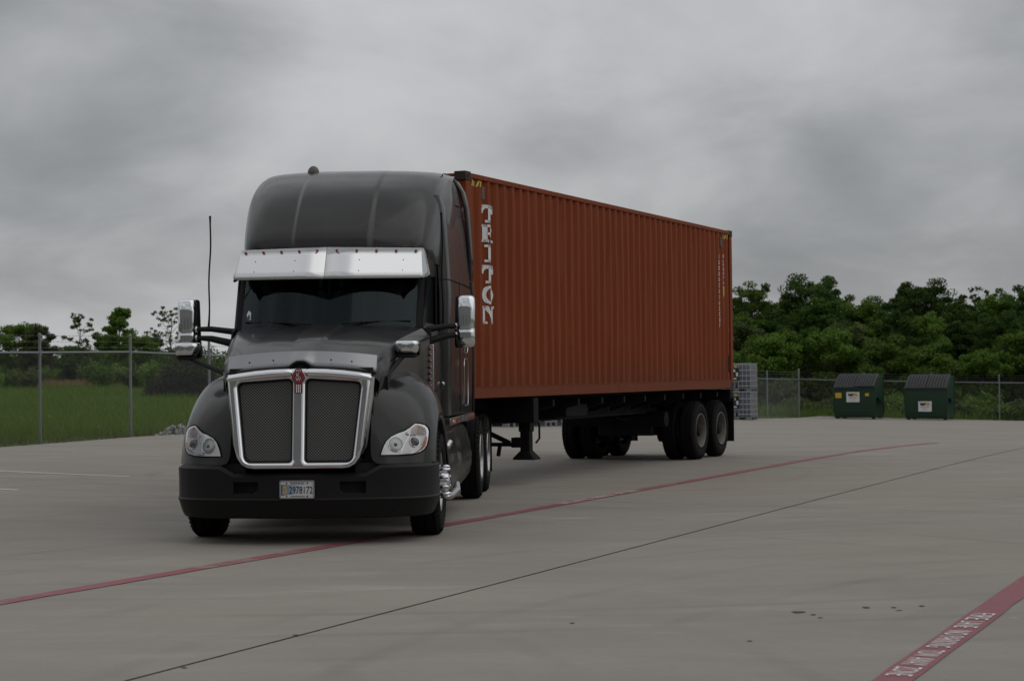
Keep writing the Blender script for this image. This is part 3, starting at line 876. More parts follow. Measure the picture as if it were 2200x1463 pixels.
for i in range(26):
    x = 1720 + i * 23 + _rt.uniform(-10, 10); D = 96.4 + _rt.uniform(0, 1.6) - max(0, (x - 1714)) * .0066
    put_tree('weed', S_weed[i % 2], px(x, D), D, 'knee high weed clump at the foot of the back fence', 'weed', 'weeds at the back fence', _rt.uniform(.7, 1.15), _rt.uniform(0, 6.28), ('stem', 'foliage'))
# left: hedge band far over the field, with a few single trees standing above it
for (x, D, pr, s, lb) in ((42, 150, T_low[0], 1.06, 'broad leafy tree far left above the field hedge'), (82, 148, T_low[1], .93, 'small rounded tree beside the left fence post'),
        (165, 143, T_airy[0], 1.02, 'thin see through tree between the first two fence posts'), (255, 140, T_dense[0], .99, 'dense upright green tree by the second fence post'),
        (362, 138, T_airy[1], 1.0, 'open branched tree beside the left chrome mirror'), (218, 152, T_low[2], .92, 'small ragged tree left of the dense upright tree'),
        (300, 146, T_low[0], .80, 'low round tree right of the dense upright tree'), (410, 143, T_airy[0], .88, 'sparse tree behind the left mirror arm'), (330, 150, T_low[1], .78, 'dim bushy tree left of the open branched tree')):
    put_tree('tree', pr, px(x, D), D, lb, 'tree', None, s * .9, _rt.uniform(0, 6.28))
for i in range(46):
    x = -130 + i * 18 + _rt.uniform(-9, 9); D = _rt.uniform(146, 158)
    put_tree('bush', S_bush[_rt.randrange(2)], px(x, D), D, 'dark bush in the hedge band across the left field', 'bush', 'hedge bushes across the field', _rt.uniform(1.12, 1.42), _rt.uniform(0, 6.28), ('stem', 'foliage'))
for i in range(22):
    x = -100 + i * 32 + _rt.uniform(-12, 12); D = _rt.uniform(107, 134)
    if 95 < x < 200: D += 26
    put_tree('bush', S_bush[_rt.randrange(3)], px(x, D), D, 'low scrubby bush standing in the left field', 'bush', 'scrub bushes in the field', _rt.uniform(.62, .95), _rt.uniform(0, 6.28), ('stem', 'foliage'))
# a few trees behind the container and beyond, seen only from the side
for i in range(16):
    x = 620 + i * 55; D = _rt.uniform(140, 156)
    put_tree('tree', T_low[i % 3], px(x, D), D, 'low tree far behind the truck and container', 'tree', 'trees behind the container', _rt.uniform(.85, 1.1), _rt.uniform(0, 6.28))
# heap of dead brush
def brush_heap(x, y, W, H, seed):
    rng = np.random.default_rng(seed); m = MB()
    for i in range(1500):
        a = rng.uniform(0, 2 * PI); q = rng.random() ** .5
        c = np.array((math.cos(a) * q * W / 2, math.sin(a) * q * W / 3, 0)); hh = H * (1 - q * q) * rng.random()
        d = rng.normal(size=3); d[2] *= .6; d /= np.linalg.norm(d)
        l = rng.uniform(.3, .9)
        m.tube([c + (0, 0, hh) - d * l / 2, c + (0, 0, hh) + rng.normal(size=3) * .05, c + (0, 0, hh) + d * l / 2], [.014, .018, .006], 3, False)
    return tag(m.build('brush_heap', M['brush'], None, None, fix=False, loc=(x, y, h1(x, y) - .1)), 'dark heap of dead brush in the field beside the left mirror', 'brush heap')
brush_heap(px(402, 96), 96, 4.4, 2.1, 5)
# rubble
rub = thing('rubble_heap', 'small heap of pale broken stones by the fence near the left headlamp', 'rubble', (-7.35, 42.9, h1(-7.35, 42.9) - .05))
_rs = random.Random(4)
_rk = []
for k in range(4):
    bm = bmesh.new(); bmesh.ops.create_icosphere(bm, subdivisions=2, radius=1.0)
    for v in bm.verts:
        v.co *= _rs.uniform(.72, 1.1); v.co.z *= .7
    me = bpy.data.meshes.new('stone'); bm.to_mesh(me); bm.free(); me.materials.append(M['stone']); _rk.append(me)
for k in range(130):
    a = _rs.uniform(0, 6.28); q = math.sqrt(_rs.random()); s = _rs.uniform(.022, .05)
    o = link('stone', _rk[k % 4], rub, (math.cos(a) * q * .48, math.sin(a) * q * .36, max(.01, .3 * (1 - q) * _rs.uniform(.5, 1.1))), (_rs.uniform(0, 3), _rs.uniform(0, 3), 0), (s, s, s))
# long warehouse added unseen behind the camera for chrome and paint to reflect
_ws = np.array((.3845, .9231)); _wt = np.array((.9231, -.3845))
wh = thing('backdrop', 'long grey concrete warehouse added unseen behind the camera for reflections', 'backdrop', (-_ws[0] * 17, -_ws[1] * 17, h1(-_ws[0] * 17, -_ws[1] * 17) - .05), -R(22.6))
MB().box(-48, 48, -30, 0, -.3, 10.5).build('wall', M['stone'], wh, None)
MB().box(-48.3, 48.3, -30.3, .3, 10.5, 11.0).build('roof_edge', M['deflector'], wh, None)
for k in range(14):
    MB().box(-44 + k * 6.6, -40.4 + k * 6.6, -.05, .06, 0, 3.6).build('dock_door', M['galv'], wh, None)
# grass
def grass(name, N, seed, amin, amax, d0, d1, hmin, hmax, mat, keep, wid=.011):
    rng = np.random.default_rng(seed)
    an = rng.uniform(amin, amax, N); D = d0 * (d1 / d0) ** rng.random(N)
    x = an * D; y = D
    k = keep(x, y); x, y = x[k], y[k]; n = len(x)
    z = hgt(x, y) - .075
    patch = .55 + .45 * np.sin(x * .9 + 1.3 * np.sin(y * .37)) * np.sin(y * .55 + x * .21)
    hh = (hmin + (hmax - hmin) * rng.random(n) ** 1.5) * (.55 + .6 * np.clip(patch, 0, 1))
    wd = wid * (y / 42) ** .6 * rng.uniform(.6, 1.3, n); th = rng.uniform(0, PI, n)
    ln = rng.normal(size=(n, 2)) * (hh * .35)[:, None]
    a = np.stack([x - wd * np.cos(th), y - wd * np.sin(th), z], 1); b = np.stack([x + wd * np.cos(th), y + wd * np.sin(th), z], 1)
    c = np.stack([x + ln[:, 0], y + ln[:, 1], z + hh], 1)
    P = np.stack([a, b, c], 1).reshape(-1, 3)
    me = bpy.data.meshes.new(name)
    me.vertices.add(3 * n); me.vertices.foreach_set('co', P.ravel())
    me.loops.add(3 * n); me.loops.foreach_set('vertex_index', np.arange(3 * n, dtype=np.int32))
    me.polygons.add(n); me.polygons.foreach_set('loop_start', np.arange(0, 3 * n, 3, dtype=np.int32))
    me.polygons.foreach_set('loop_total', np.full(n, 3, dtype=np.int32))
    me.materials.append(mat); me.update()
    o = link(name, me); o['kind'] = 'stuff'
    return o
def _beyond_side(x, y, off=0.0):
    return ((x - _fp1[0]) * .9214 - (y - _fp1[1]) * .3885) < off
def _beyond_back(x, y, off=0.3):
    return ((x - CORNER[0]) * .3067 + (y - CORNER[1]) * .9518) > off
grass('tall_grass', 120000, 1, -.34, -.02, 36, 125, .10, .42, M['blade'], lambda x, y: _beyond_side(x, y, -.35))
grass('mown_grass', 26000, 2, -.34, -.05, 34, 75, .03, .09, M['blade'], lambda x, y: _beyond_side(x, y, .72) & ~_beyond_side(x, y, -.5))
grass('dry_grass', 9000, 3, -.32, -.04, 37, 75, .08, .3, M['straw'], lambda x, y: _beyond_side(x, y, -.1))
grass('dry_grass', 9000, 7, -.34, -.05, 35, 62, .05, .2, M['straw'], lambda x, y: _beyond_side(x, y, .3) & ~_beyond_side(x, y, -2.8))
grass('dry_grass', 9000, 6, -.245, -.2, 125, 165, .2, .7, M['straw'], lambda x, y: _beyond_side(x, y, -.1), .02)
grass('tall_grass', 70000, 4, .12, .36, 93, 125, .15, .85, M['blade'], lambda x, y: _beyond_back(x, y, .4), .016)
grass('mown_grass', 9000, 5, .1, .2, 70, 96, .03, .12, M['blade'], lambda x, y: _beyond_side(x, y, .7) & ~_beyond_side(x, y, -2.5), .012)
fl = MB(); _rf = random.Random(8)
for k in range(26):
    D = _rf.uniform(42, 64); x = _rf.uniform(-.26, -.12) * D
    if not _beyond_side(x, D, -.5): continue
    z = h1(x, D) + _rf.uniform(.1, .3); fl.dome((x, D, z), _rf.uniform(.008, .017), (0, -.4, 1), 6, 2, .5)
fo = fl.build('white_flowers', M['flower'], None, None, fix=False); fo['kind'] = 'stuff'

# ------------------------------------------------------------------ wheels (shared by tractor and chassis)
def wheel_meshes():
    d = {}
    # tyre: hub plane at x=0, outside to +x
    def tyre(w, r=0.505):
        h = w / 2
        prof = [(-h + .035, .29), (-h + .006, .33), (-h, .40), (-h + .012, .455), (-h + .04, r - .012), (-h + .055, r - .003)]
        for g in (-.30, 0, .30):
            c = g * w
            prof += [(c - .012, r), (c - .008, r - .012), (c + .008, r - .012), (c + .012, r)]
        prof += [(h - .055, r - .003), (h - .04, r - .012), (h - .012, .455), (h, .40), (h - .006, .33), (h - .035, .29)]
        m = MB().lathe(prof, 56)
        # shoulder lugs
        for k in range(44):
            a = 2 * PI * k / 44
            for s in (-1, 1):
                c, q = math.cos(a), math.sin(a)
                p0 = (s * (h - .050), c * (r - .006), q * (r - .006)); p1 = (s * (h - .010), c * (r - .046), q * (r - .046))
                m.bar(p0, p1, .016, .005, (0, -q, c))
        return m.mesh('wheel', M['rubber'], 40)
    d['front'] = tyre(.30); d['dual'] = tyre(.265)
    def rim_front():
        m = MB()
        m.lathe([(.10, .295), (.125, .29), (.118, .275), (.085, .262), (.07, .245), (.098, .20), (.112, .165), (.112, .10), (.10, .09)], 48)
        return m
    m = rim_front()
    d['rim_front'] = m.mesh('rim', M['alloy'], 40)
    m = MB()
    for k in range(10):
        a = 2 * PI * (k + .5) / 10
        c, s = math.cos(a), math.sin(a)
        m.lathe([(0, .027), (.004, .024), (.004, .0005)], 14, 'X', (.088, c * .222, s * .222))
    d['holes_front'] = m.mesh('hand_holes', M['recess'], 40)
    m = MB().lathe([(.10, .095), (.17, .092), (.20, .085), (.215, .06), (.218, .001)], 28)
    d['hub_front'] = m.mesh('hub_cap', M['chrome'], 35)
    # tall bolt covers
    m = MB().lathe([(0, .024), (.012, .024), (.014, .019), (.065, .0175), (.068, .020), (.085, .018), (.105, .010), (.108, .0005)], 12)
    d['bolt'] = m.mesh('bolt_cover', M['chrome'], 35)
    # dual outer rim: deep dish
    def dish(mat, nm):
        m = MB()
        m.lathe([(.118, .297), (.132, .292), (.126, .275), (.10, .262), (.02, .245), (-.06, .238), (-.075, .225), (-.075, .15), (-.055, .11), (-.02, .105)], 48)
        return m.mesh(nm, mat, 40)
    d['dish'] = dish(M['alloy'], 'rim'); d['dish_tan'] = dish(M['rim_tan'], 'rim')
    m = MB()
    for k in range(10):
        a = 2 * PI * (k + .5) / 10
        m.lathe([(0, .026), (.003, .0005)], 12, 'X', (-.0735, math.cos(a) * .192, math.sin(a) * .192))
    d['holes_dish'] = m.mesh('hand_holes', M['recess'], 40)
    d['hub_dish'] = MB().lathe([(-.05, .112), (.05, .108), (.09, .10), (.11, .075), (.112, .001)], 28).mesh('hub_cap', M['chrome_dull'], 35)
    d['hub_black'] = MB().lathe([(-.05, .112), (.05, .108), (.09, .10), (.11, .075), (.112, .001)], 28).mesh('hub_cap', M['black'], 35)
    m = MB()
    for k in range(10):
        a = 2 * PI * k / 10
        m.lathe([(0, .018), (.03, .016), (.032, .0005)], 8, 'X', (-.072, math.cos(a) * .145, math.sin(a) * .145))
    d['nuts'] = m.mesh('wheel_nuts', M['chrome_dull'], 35)
    return d
WM_ = wheel_meshes()
def wheel(parent, x, y, side, style, z=0.5, steer=0.0, roll=0.0):
    """side +1: the outer face looks to +x"""
    w = link('wheel', WM_['front' if style == 'front' else 'dual'], parent, (x, y, z), (0, 0, (0 if side > 0 else PI) + steer))
    def sp(nm, me, loc=(0, 0, 0)):
        return link(nm, me, w, loc)
    if style == 'front':
        sp('rim', WM_['rim_front']); sp('hand_holes', WM_['holes_front']); sp('hub_cap', WM_['hub_front'])
        for k in range(10):
            a = 2 * PI * k / 10 + roll
            sp('bolt_cover', WM_['bolt'], (.108, math.cos(a) * .143, math.sin(a) * .143))
    elif style == 'outer':
        sp('rim', WM_['dish']); sp('hand_holes', WM_['holes_dish']); sp('hub_cap', WM_['hub_dish']); sp('wheel_nuts', WM_['nuts'])
    elif style == 'tan':
        sp('rim', WM_['dish_tan']); sp('hand_holes', WM_['holes_dish']); sp('hub_cap', WM_['hub_black'])
    else:
        sp('rim', WM_['dish_tan'])
    return w

# ------------------------------------------------------------------ tractor (local frame: x to the driver's side, y rearwards, front axle at 0)
TR = thing('semi_truck', 'dark grey sleeper cab semi truck with chrome grille pulling the rust red container', 'truck', (-1.88, 18.87, 0), -R(2.9))
CX = -0.035     # the cab sits a touch off the chassis centre line
def P2(name, m, mat, **k):
    return m.build(name, M[mat], TR, **k)
# --- bumper
plan = [(1.205, -.40), (1.205, -.60), (1.185, -.77), (1.13, -.90), (1.04, -1.00), (.90, -1.085), (.74, -1.13), (.605, -1.16), (.37, -1.20), (.20, -1.225), (0, -1.235)]
plan = plan + [(-x, y) for x, y in plan[-2::-1]]
def btop(x):
    x = abs(x)
    t = min(1, max(0, (x - .60) / .16)); t = t * t * (3 - 2 * t)
    return .648 + .076 * t
nrm = []
for i, (x, y) in enumerate(plan):
    a = Vector(plan[max(i - 1, 0)]); b = Vector(plan[min(i + 1, len(plan) - 1)]); d = (b - a).normalized()
    n_ = Vector((d.y, -d.x))
    if n_.dot(Vector((x, y + .2))) < 0: n_ = -n_
    nrm.append(n_)
ROWS = [(-.16, None, -.005), (-.035, None, 0), (0.004, None, -.03), (0, .575, 0), (0, .462, 0), (.002, .425, 0), (.014, .412, 0), (.004, .398, 0), (-.03, .285, 0), (-.055, .245, 0), (-.16, .232, 0)]
rows = []
for off, zz, dz in ROWS:
    rows.append([(x + n_.x * off, y + n_.y * off, (btop(x) + dz) if zz is None else zz) for (x, y), n_ in zip(plan, nrm)])
m = MB(); nc = len(plan)
m.v = [p for r in rows for p in r]
for i in range(len(rows) - 1):
    for j in range(nc - 1):
        xm = (plan[j][0] + plan[j + 1][0]) / 2
        if i == 3 and .37 < abs(xm) < .605: continue
        m.f.append((i * nc + j, i * nc + j + 1, (i + 1) * nc + j + 1, (i + 1) * nc + j))
P2('bumper', m, 'plastic', angle=28)
for s in (1, -1):
    m = MB()
    a0, a1 = (.37, -1.20), (.605, -1.16)
    ring = [(a0[0], a0[1], .575), (a1[0], a1[1], .575), (a1[0], a1[1], .462), (a0[0], a0[1], .462)]
    ring = [(s * x, y, z) for x, y, z in ring]
    inn = [(x * .98 + s * .01, y + .09, .518 + (z - .518) * .75) for x, y, z in ring]
    m.add(ring + inn, [(0, 1, 5, 4), (1, 2, 6, 5), (2, 3, 7, 6), (3, 0, 4, 7), (4, 5, 6, 7)])
    # filler wedge giving the pocket its slanted lower corner
    m.add([(s * (.37 if True else 0), -1.197, .50), (s * .37, -1.197, .462), (s * .43, -1.187, .462), (s * .40, -1.10, .47)], [(0, 1, 2), (0, 1, 3), (1, 2, 3), (0, 2, 3)])
    P2('fog_light_pocket', m, 'recess', angle=None)
m = MB().box(-.06, .06, -1.175, -1.12, .60, .64); P2('tow_pin_cover', m, 'black', bevel=.01)
# --- licence plate
lp = MB().prism(rounded_rect(-.158, .158, -.082, .082, .014), 'Y', -.004, .004).build('license_plate', M['plate_white'], TR, loc=(-.008, -1.244, .508))
m = MB()
o_, i_ = rounded_rect(-.158, .158, -.082, .082, .014), rounded_rect(-.149, .149, -.072, .073, .01)
n_ = len(o_)
m.add([(a, -.009, b) for a, b in o_] + [(a, -.009, b) for a, b in i_] + [(a, -.002, b) for a, b in o_], [(k, (k + 1) % n_, n_ + (k + 1) % n_, n_ + k) for k in range(n_)] + [(k, (k + 1) % n_, 2 * n_ + (k + 1) % n_, 2 * n_ + k) for k in range(n_)])
m.build('plate_frame', M['chrome_dull'], lp, 30)
MB().add([(-.146, -.0048, -.055), (.03, -.0048, -.035), (.03, -.0048, .038), (-.09, -.0048, .046), (-.146, -.0048, .044)], [(0, 1, 2, 3, 4)]).build('blue_field', M['plate_blue'], lp, None)
MB().add([(a, -.0058, b) for a, b in ((-.132, -.035), (-.118, -.042), (-.092, -.030), (-.096, .028), (-.106, .036), (-.128, .030), (-.125, 0))], [tuple(range(7))]).build('state_emblem', M['plate_gold'], lp, None)
MB().add([(a, -.0062, b) for a, b in ((-.114, -.024), (-.109, -.024), (-.106, .006), (-.111, .014), (-.117, .004))], [tuple(range(5))]).build('torch', M['plate_blue'], lp, None)
text('2978172', .212, .064, 'plate_number', M['plate_ink'], lp, (.036, -.0066, -.004), (PI / 2, 0, 0))
text('INDIANA', .125, .020, 'plate_state', M['plate_ink'], lp, (.004, -.0062, .057), (PI / 2, 0, 0))
m = MB()
for x, z in ((-.094, .057), (.094, .057), (-.094, -.061), (.094, -.061)): m.lathe([(-.0062, .007), (-.008, .0005)], 10, 'Y', (x, 0, z))
m.build('plate_bolts', M['black'], lp)
MB().add([(-.06, -.0058, -.064), (.07, -.0058, -.064), (.07, -.0058, -.057), (-.06, -.0058, -.057)], [(0, 1, 2, 3)]).build('plate_small_line', M['grey_ink'], lp, None)
# --- grille
def gy(z):      # lean of the grille plane
    return -1.195 + (z - .70) * .135
def curve_plate(name, outlines, depth, bev, mat, parent=TR):
    cu = bpy.data.curves.new(name, 'CURVE'); cu.dimensions = '2D'; cu.fill_mode = 'BOTH'
    cu.extrude = depth; cu.bevel_depth = bev; cu.bevel_resolution = 3; cu.offset = -bev
    for pts in outlines:
        sp = cu.splines.new('POLY'); sp.points.add(len(pts) - 1); sp.use_cyclic_u = True
        for k, (a, b) in enumerate(pts): sp.points[k].co = (a, b, 0, 1)
    o = bpy.data.objects.new(name, cu); COL.objects.link(o)
    bpy.context.view_layer.update()
    me = bpy.data.meshes.new_from_object(o.evaluated_get(bpy.context.evaluated_depsgraph_get()))
    bpy.data.objects.remove(o); bpy.data.curves.remove(cu)
    n = len(me.vertices); a = np.empty(n * 3); me.vertices.foreach_get('co', a); a = a.reshape(-1, 3)
    b = np.stack([a[:, 0], np.array([gy(z) for z in a[:, 1]]) - a[:, 2], a[:, 1]], 1)
    me.vertices.foreach_set('co', b.ravel()); me.name = name
    me.materials.clear(); me.materials.append(mat)
    me.polygons.foreach_set('use_smooth', [True] * len(me.polygons)); me.set_sharp_from_angle(angle=R(40)); me.update()
    return link(name, me, parent)
def rc(poly, rad, n=5):
    """round the corners of a polygon"""
    out = []; N = len(poly)
    for i in range(N):
        p = Vector(poly[i]); a = Vector(poly[i - 1]); b = Vector(poly[(i + 1) % N])
        r = rad[i] if isinstance(rad, (list, tuple)) else rad
        da, db = (a - p), (b - p); r = min(r, da.length * .45, db.length * .45)
        s, e = p + da.normalized() * r, p + db.normalized() * r
        for k in range(n + 1):
            t = k / n; out.append(tuple((s * (1 - t) ** 2) + (p * 2 * t * (1 - t)) + (e * t * t)))
    return out
arch = [(x, 1.598 - .055 * (x / .66) ** 2) for x in np.linspace(.66, -.66, 15)]
outl = rc([(.525, .698), (.60, .80)] , 0) if False else None
outer = [(-.40, .688), (.40, .688), (.465, .698), (.52, .73), (.562, .79), (.592, .90), (.658, 1.50)] + [(float(a), float(b)) for a, b in arch] + [(-.658, 1.50), (-.592, .90), (-.562, .79), (-.52, .73), (-.465, .698)]
scr = {}
for s in (1, -1):
    scr[s] = rc([(s * .062, .752), (s * .062, 1.502), (s * .565, 1.468), (s * .488, .752)], [.03, .05, .05, .06])
curve_plate('grille_surround', [outer, scr[1], scr[-1]], .014, .036, M['chrome'])
for s in (1, -1):
    q = [(s * .045, .735), (s * .045, 1.515), (s * .582, 1.485), (s * .505, .735)]
    m = MB(); N = 10
    rows = []
    for i in range(N + 1):
        f = i / N
        a = (q[0][0] + (q[1][0] - q[0][0]) * f, q[0][1] + (q[1][1] - q[0][1]) * f); b = (q[3][0] + (q[2][0] - q[3][0]) * f, q[3][1] + (q[2][1] - q[3][1]) * f)
        rows.append([(a[0] + (b[0] - a[0]) * g, gy(a[1]) + .012, a[1] + (b[1] - a[1]) * g) for g in np.linspace(0, 1, 8)])
    m.grid(rows); P2('grille_screen', m, 'screen', angle=60)
    # thin dark gasket round each screen
    rim = scr[s]; inn = [(s * .30 + (a - s * .30) * .955, 1.12 + (b - 1.12) * .966) for a, b in rim]
    m = MB(); n_ = len(rim)
    m.add([(a, gy(b) - .014, b) for a, b in rim] + [(a, gy(b) + .006, b) for a, b in inn], [(k, (k + 1) % n_, n_ + (k + 1) % n_, n_ + k) for k in range(n_)])
    P2('screen_gasket', m, 'black')
    # rounded chrome brow over each screen
    pts = [(s * x, gy(1.56) - .022, 1.556 - .055 * (x / .66) ** 2) for x in (.06, .085, .25, .4, .55, .635, .662)]
    P2('grille_brow', MB().tube(pts, [.04, .050, .050, .050, .049, .046, .030], 16, True, [.03, .042, .044, .044, .042, .038, .02]), 'chrome', angle=60)
    # side return of the surround
    m = MB(); side = [(.648, 1.515), (.632, 1.33), (.606, 1.08), (.586, .90), (.556, .79), (.51, .735)]
    m.grid([[(s * a, gy(b) + .0, b) for a, b in side], [(s * (a + .028), gy(b) + .05, b) for a, b in side], [(s * (a + .03), gy(b) + .12, b) for a, b in side]])
    P2('grille_side_return', m, 'chrome', angle=60)
pts = [(0, gy(z) - .018, z) for z in (1.575, 1.54, 1.4, 1.1, .85, .73)]
P2('grille_centre_bar', MB().tube(pts, [.050, .054, .054, .050, .044, .040], 12, True, .028), 'chrome', angle=60)
# --- emblem
def emb(z): return gy(z) - .066
em = MB()
shape = [(.037, 1.375), (.037, 1.465)] + [(.06 * math.cos(a), 1.518 + .06 * math.sin(a)) for a in np.linspace(-.9, .9, 13)] + [(.037, 1.568), (.034, 1.585), (.018, 1.593)]
shape = [(float(a), float(b)) for a, b in shape]
shape = shape + [(-a, b) for a, b in shape[::-1]] + [(-.02, 1.367), (.02, 1.367)]
em.prism(shape, 'Y', -.008, .03)
emo = em.build('hood_emblem', M['emblem_red'], TR, loc=(0, emb(1.48), 0), bevel=.003)
m = MB()
for x in (-.017, 0, .017):
    m.box(x - .0045, x + .0045, -.0105, -.007, 1.378, 1.452); m.box(x - .0045, x + .0045, -.0105, -.007, 1.570, 1.583)
m.build('emblem_stripes', M['white'], emo, None)
m = MB(); a_ = np.linspace(0, 2 * PI, 33)
m.grid([[(r_ * math.cos(t), -.0100, 1.518 + r_ * math.sin(t)) for t in a_] for r_ in (.041, .0435)]); m.build('emblem_ring', M['chrome_dull'], emo, None)
text('K', .032, .034, 'emblem_letter', M['white'], emo, (0, -.011, 1.538), (PI / 2, 0, 0))
text('W', .050, .033, 'emblem_letter', M['white'], emo, (0, -.011, 1.500), (PI / 2, 0, 0))
# --- hood
HS = [(-.97, 1.585, .63, 1.55), (-.94, 1.655, .65, 1.605), (-.87, 1.722, .67, 1.665), (-.6, 1.822, .71, 1.757), (-.2, 1.912, .77, 1.845), (.2, 1.968, .83, 1.905), (.6, 2.018, .885, 1.957), (.90, 2.052, .925, 1.995)]
rows = []
for y, zc, w, ze in HS:
    f0 = .19; half = []
    up = .022 * min(1, max(0, (y + .94) / .35))
    for f, dz in ((0, up), (.16, up), (.215, 0), (.45, 0), (.75, None), (.93, None), (1.0, None)):
        z = zc + (dz if dz is not None else 0)
        t = f; z = zc + (ze - zc) * t ** 3.2 + (dz or 0)
        half.append((f * w, y, z))
    half.append((w + .018, y, ze - .014))
    half += [(w + .075, y + .03, ze - .075), (w + .082, y + .04, ze - .10), (w + .06, y + .05, ze - .22), (w + .05, y + .05, 1.40 if y < .3 else 1.3)]
    rows.append([(-a, b, c) for a, b, c in half[::-1]] + half[1:])
P2('hood', MB().grid(rows), 'paint', angle=22, sub=0)
# black cowl behind the hood
m = MB().grid([[(x, .905 + .0 * abs(x), 2.045 - .06 * (abs(x) / .9) ** 3) for x in np.linspace(-.93, .93, 13)], [(x, .98, 2.035 - .06 * (abs(x) / .9) ** 3) for x in np.linspace(-.93, .93, 13)], [(x, 1.02, 1.9) for x in np.linspace(-.93, .93, 13)]])
P2('cowl', m, 'black', angle=40)
# --- bug deflector
xs = list(np.linspace(-.685, .685, 41))
rows = []
for k, (yy, q) in enumerate(((-1.035, 0), (-1.0, .33), (-.955, .72), (-.925, 1.0), (-.905, 1.0))):
    r = []
    for x in xs:
        u = abs(x) / .685
        hump = .062 * math.exp(-(x / .085) ** 4)
        zb = 1.605 - .052 * u ** 2 + hump; zt = 1.757 - .045 * u ** 2
        r.append((x, yy + .05 * u ** 4, zb + (zt - zb) * q))
    r = [(-.72, r[0][1] + .16, r[0][2] + .0)] + r + [(.72, r[-1][1] + .16, r[-1][2])]
    rows.append(r)
P2('bug_deflector', MB().grid(rows), 'deflector', angle=40, solid=.004)
m = MB()
for x, z in ((-.47, 1.655), (-.25, 1.672), (.28, 1.672), (.47, 1.655)): m.dome((x, -1.026, z), .009, (0, -1, .3), 8, 3, .5)
P2('deflector_bolts', m, 'black')
pts = [(float(x), -1.05 + .05 * (abs(x) / .685) ** 4, float(1.597 - .052 * (abs(x) / .685) ** 2 + .06 * math.exp(-(x / .085) ** 4))) for x in xs]
P2('deflector_seal', MB().tube(pts, .013, 6), 'black')
m = MB().dome((0, -.99, 1.60), .085, (0, -1, .35), 16, 5, .55); P2('dark_hollow_dome', m, 'black', angle=60)  # black dome standing in for the shaded hollow under the deflector hump
m = MB().box(-.66, .66, -1.0, -.93, .70, 1.60); P2('grille_shroud', m, 'recess')
# --- fenders
FEN = [
 [(.64, -1.10, .725), (.64, -1.06, .95), (.645, -1.0, 1.2), (.655, -.92, 1.42), (.70, -.6, 1.50), (.76, -.3, 1.54), (.82, 0, 1.56), (.88, .4, 1.56), (.92, .9, 1.50)],
 [(.76, -1.075, .725), (.76, -1.03, .9), (.76, -.965, 1.12), (.77, -.86, 1.31), (.80, -.6, 1.45), (.84, -.3, 1.53), (.88, 0, 1.562), (.92, .4, 1.555), (.95, .9, 1.47)],
 [(.91, -1.005, .725), (.91, -.96, .9), (.91, -.885, 1.10), (.915, -.75, 1.28), (.93, -.5, 1.43), (.95, -.2, 1.515), (.97, .1, 1.525), (.985, .45, 1.46), (1.0, .88, 1.28)],
 [(1.05, -.91, .725), (1.05, -.865, .9), (1.045, -.775, 1.08), (1.04, -.63, 1.235), (1.045, -.4, 1.37), (1.055, -.15, 1.455), (1.065, .12, 1.455), (1.075, .43, 1.37), (1.09, .80, 1.14)],
 [(1.145, -.765, .725), (1.145, -.72, .9), (1.14, -.635, 1.06), (1.135, -.49, 1.195), (1.135, -.3, 1.295), (1.14, -.08, 1.355), (1.145, .14, 1.35), (1.155, .4, 1.26), (1.17, .71, 1.02)],
 [(1.19, -.66, .725), (1.19, -.61, .87), (1.185, -.525, 1.01), (1.18, -.38, 1.12), (1.18, -.2, 1.195), (1.18, -.02, 1.225), (1.185, .16, 1.205), (1.19, .38, 1.11), (1.2, .64, .89)],
 [(1.205, -.60, .725), (1.205, -.555, .84), (1.205, -.47, .965), (1.20, -.34, 1.055), (1.20, -.18, 1.115), (1.20, -.02, 1.135), (1.205, .15, 1.115), (1.205, .34, 1.03), (1.21, .57, .84)],
 [(1.17, -.585, .725), (1.17, -.54, .835), (1.17, -.46, .955), (1.17, -.33, 1.045), (1.17, -.18, 1.10), (1.17, -.02, 1.12), (1.17, .15, 1.10), (1.17, .33, 1.02), (1.17, .555, .835)],
]
def fender_mesh(s):
    return MB().grid([[(s * x, y, z) for x, y, z in c] for c in FEN])
for s in (1, -1):
    P2('fender', fender_mesh(s), 'paint', angle=70, sub=2)
    # inner wheel arch
    ar = [(-.60, .50), (-.585, .72), (-.52, .90), (-.36, 1.03), (-.18, 1.09), (0, 1.105), (.16, 1.09), (.36, .99), (.55, .80), (.62, .55)]
    P2('wheel_arch', MB().grid([[(s * 1.185, a, b) for a, b in ar], [(s * .60, a, b) for a, b in ar]]), 'recess', angle=50)
    # black filler under the head lamp
    m = MB().grid([[(s * x, y + .02, z) for x, y in ((.50, -1.10), (.74, -1.06), (.90, -1.0), (1.03, -.91), (1.12, -.80), (1.18, -.66), (1.19, -.56))] for z in (.64, .735)])
    P2('bumper_gap', m, 'recess')
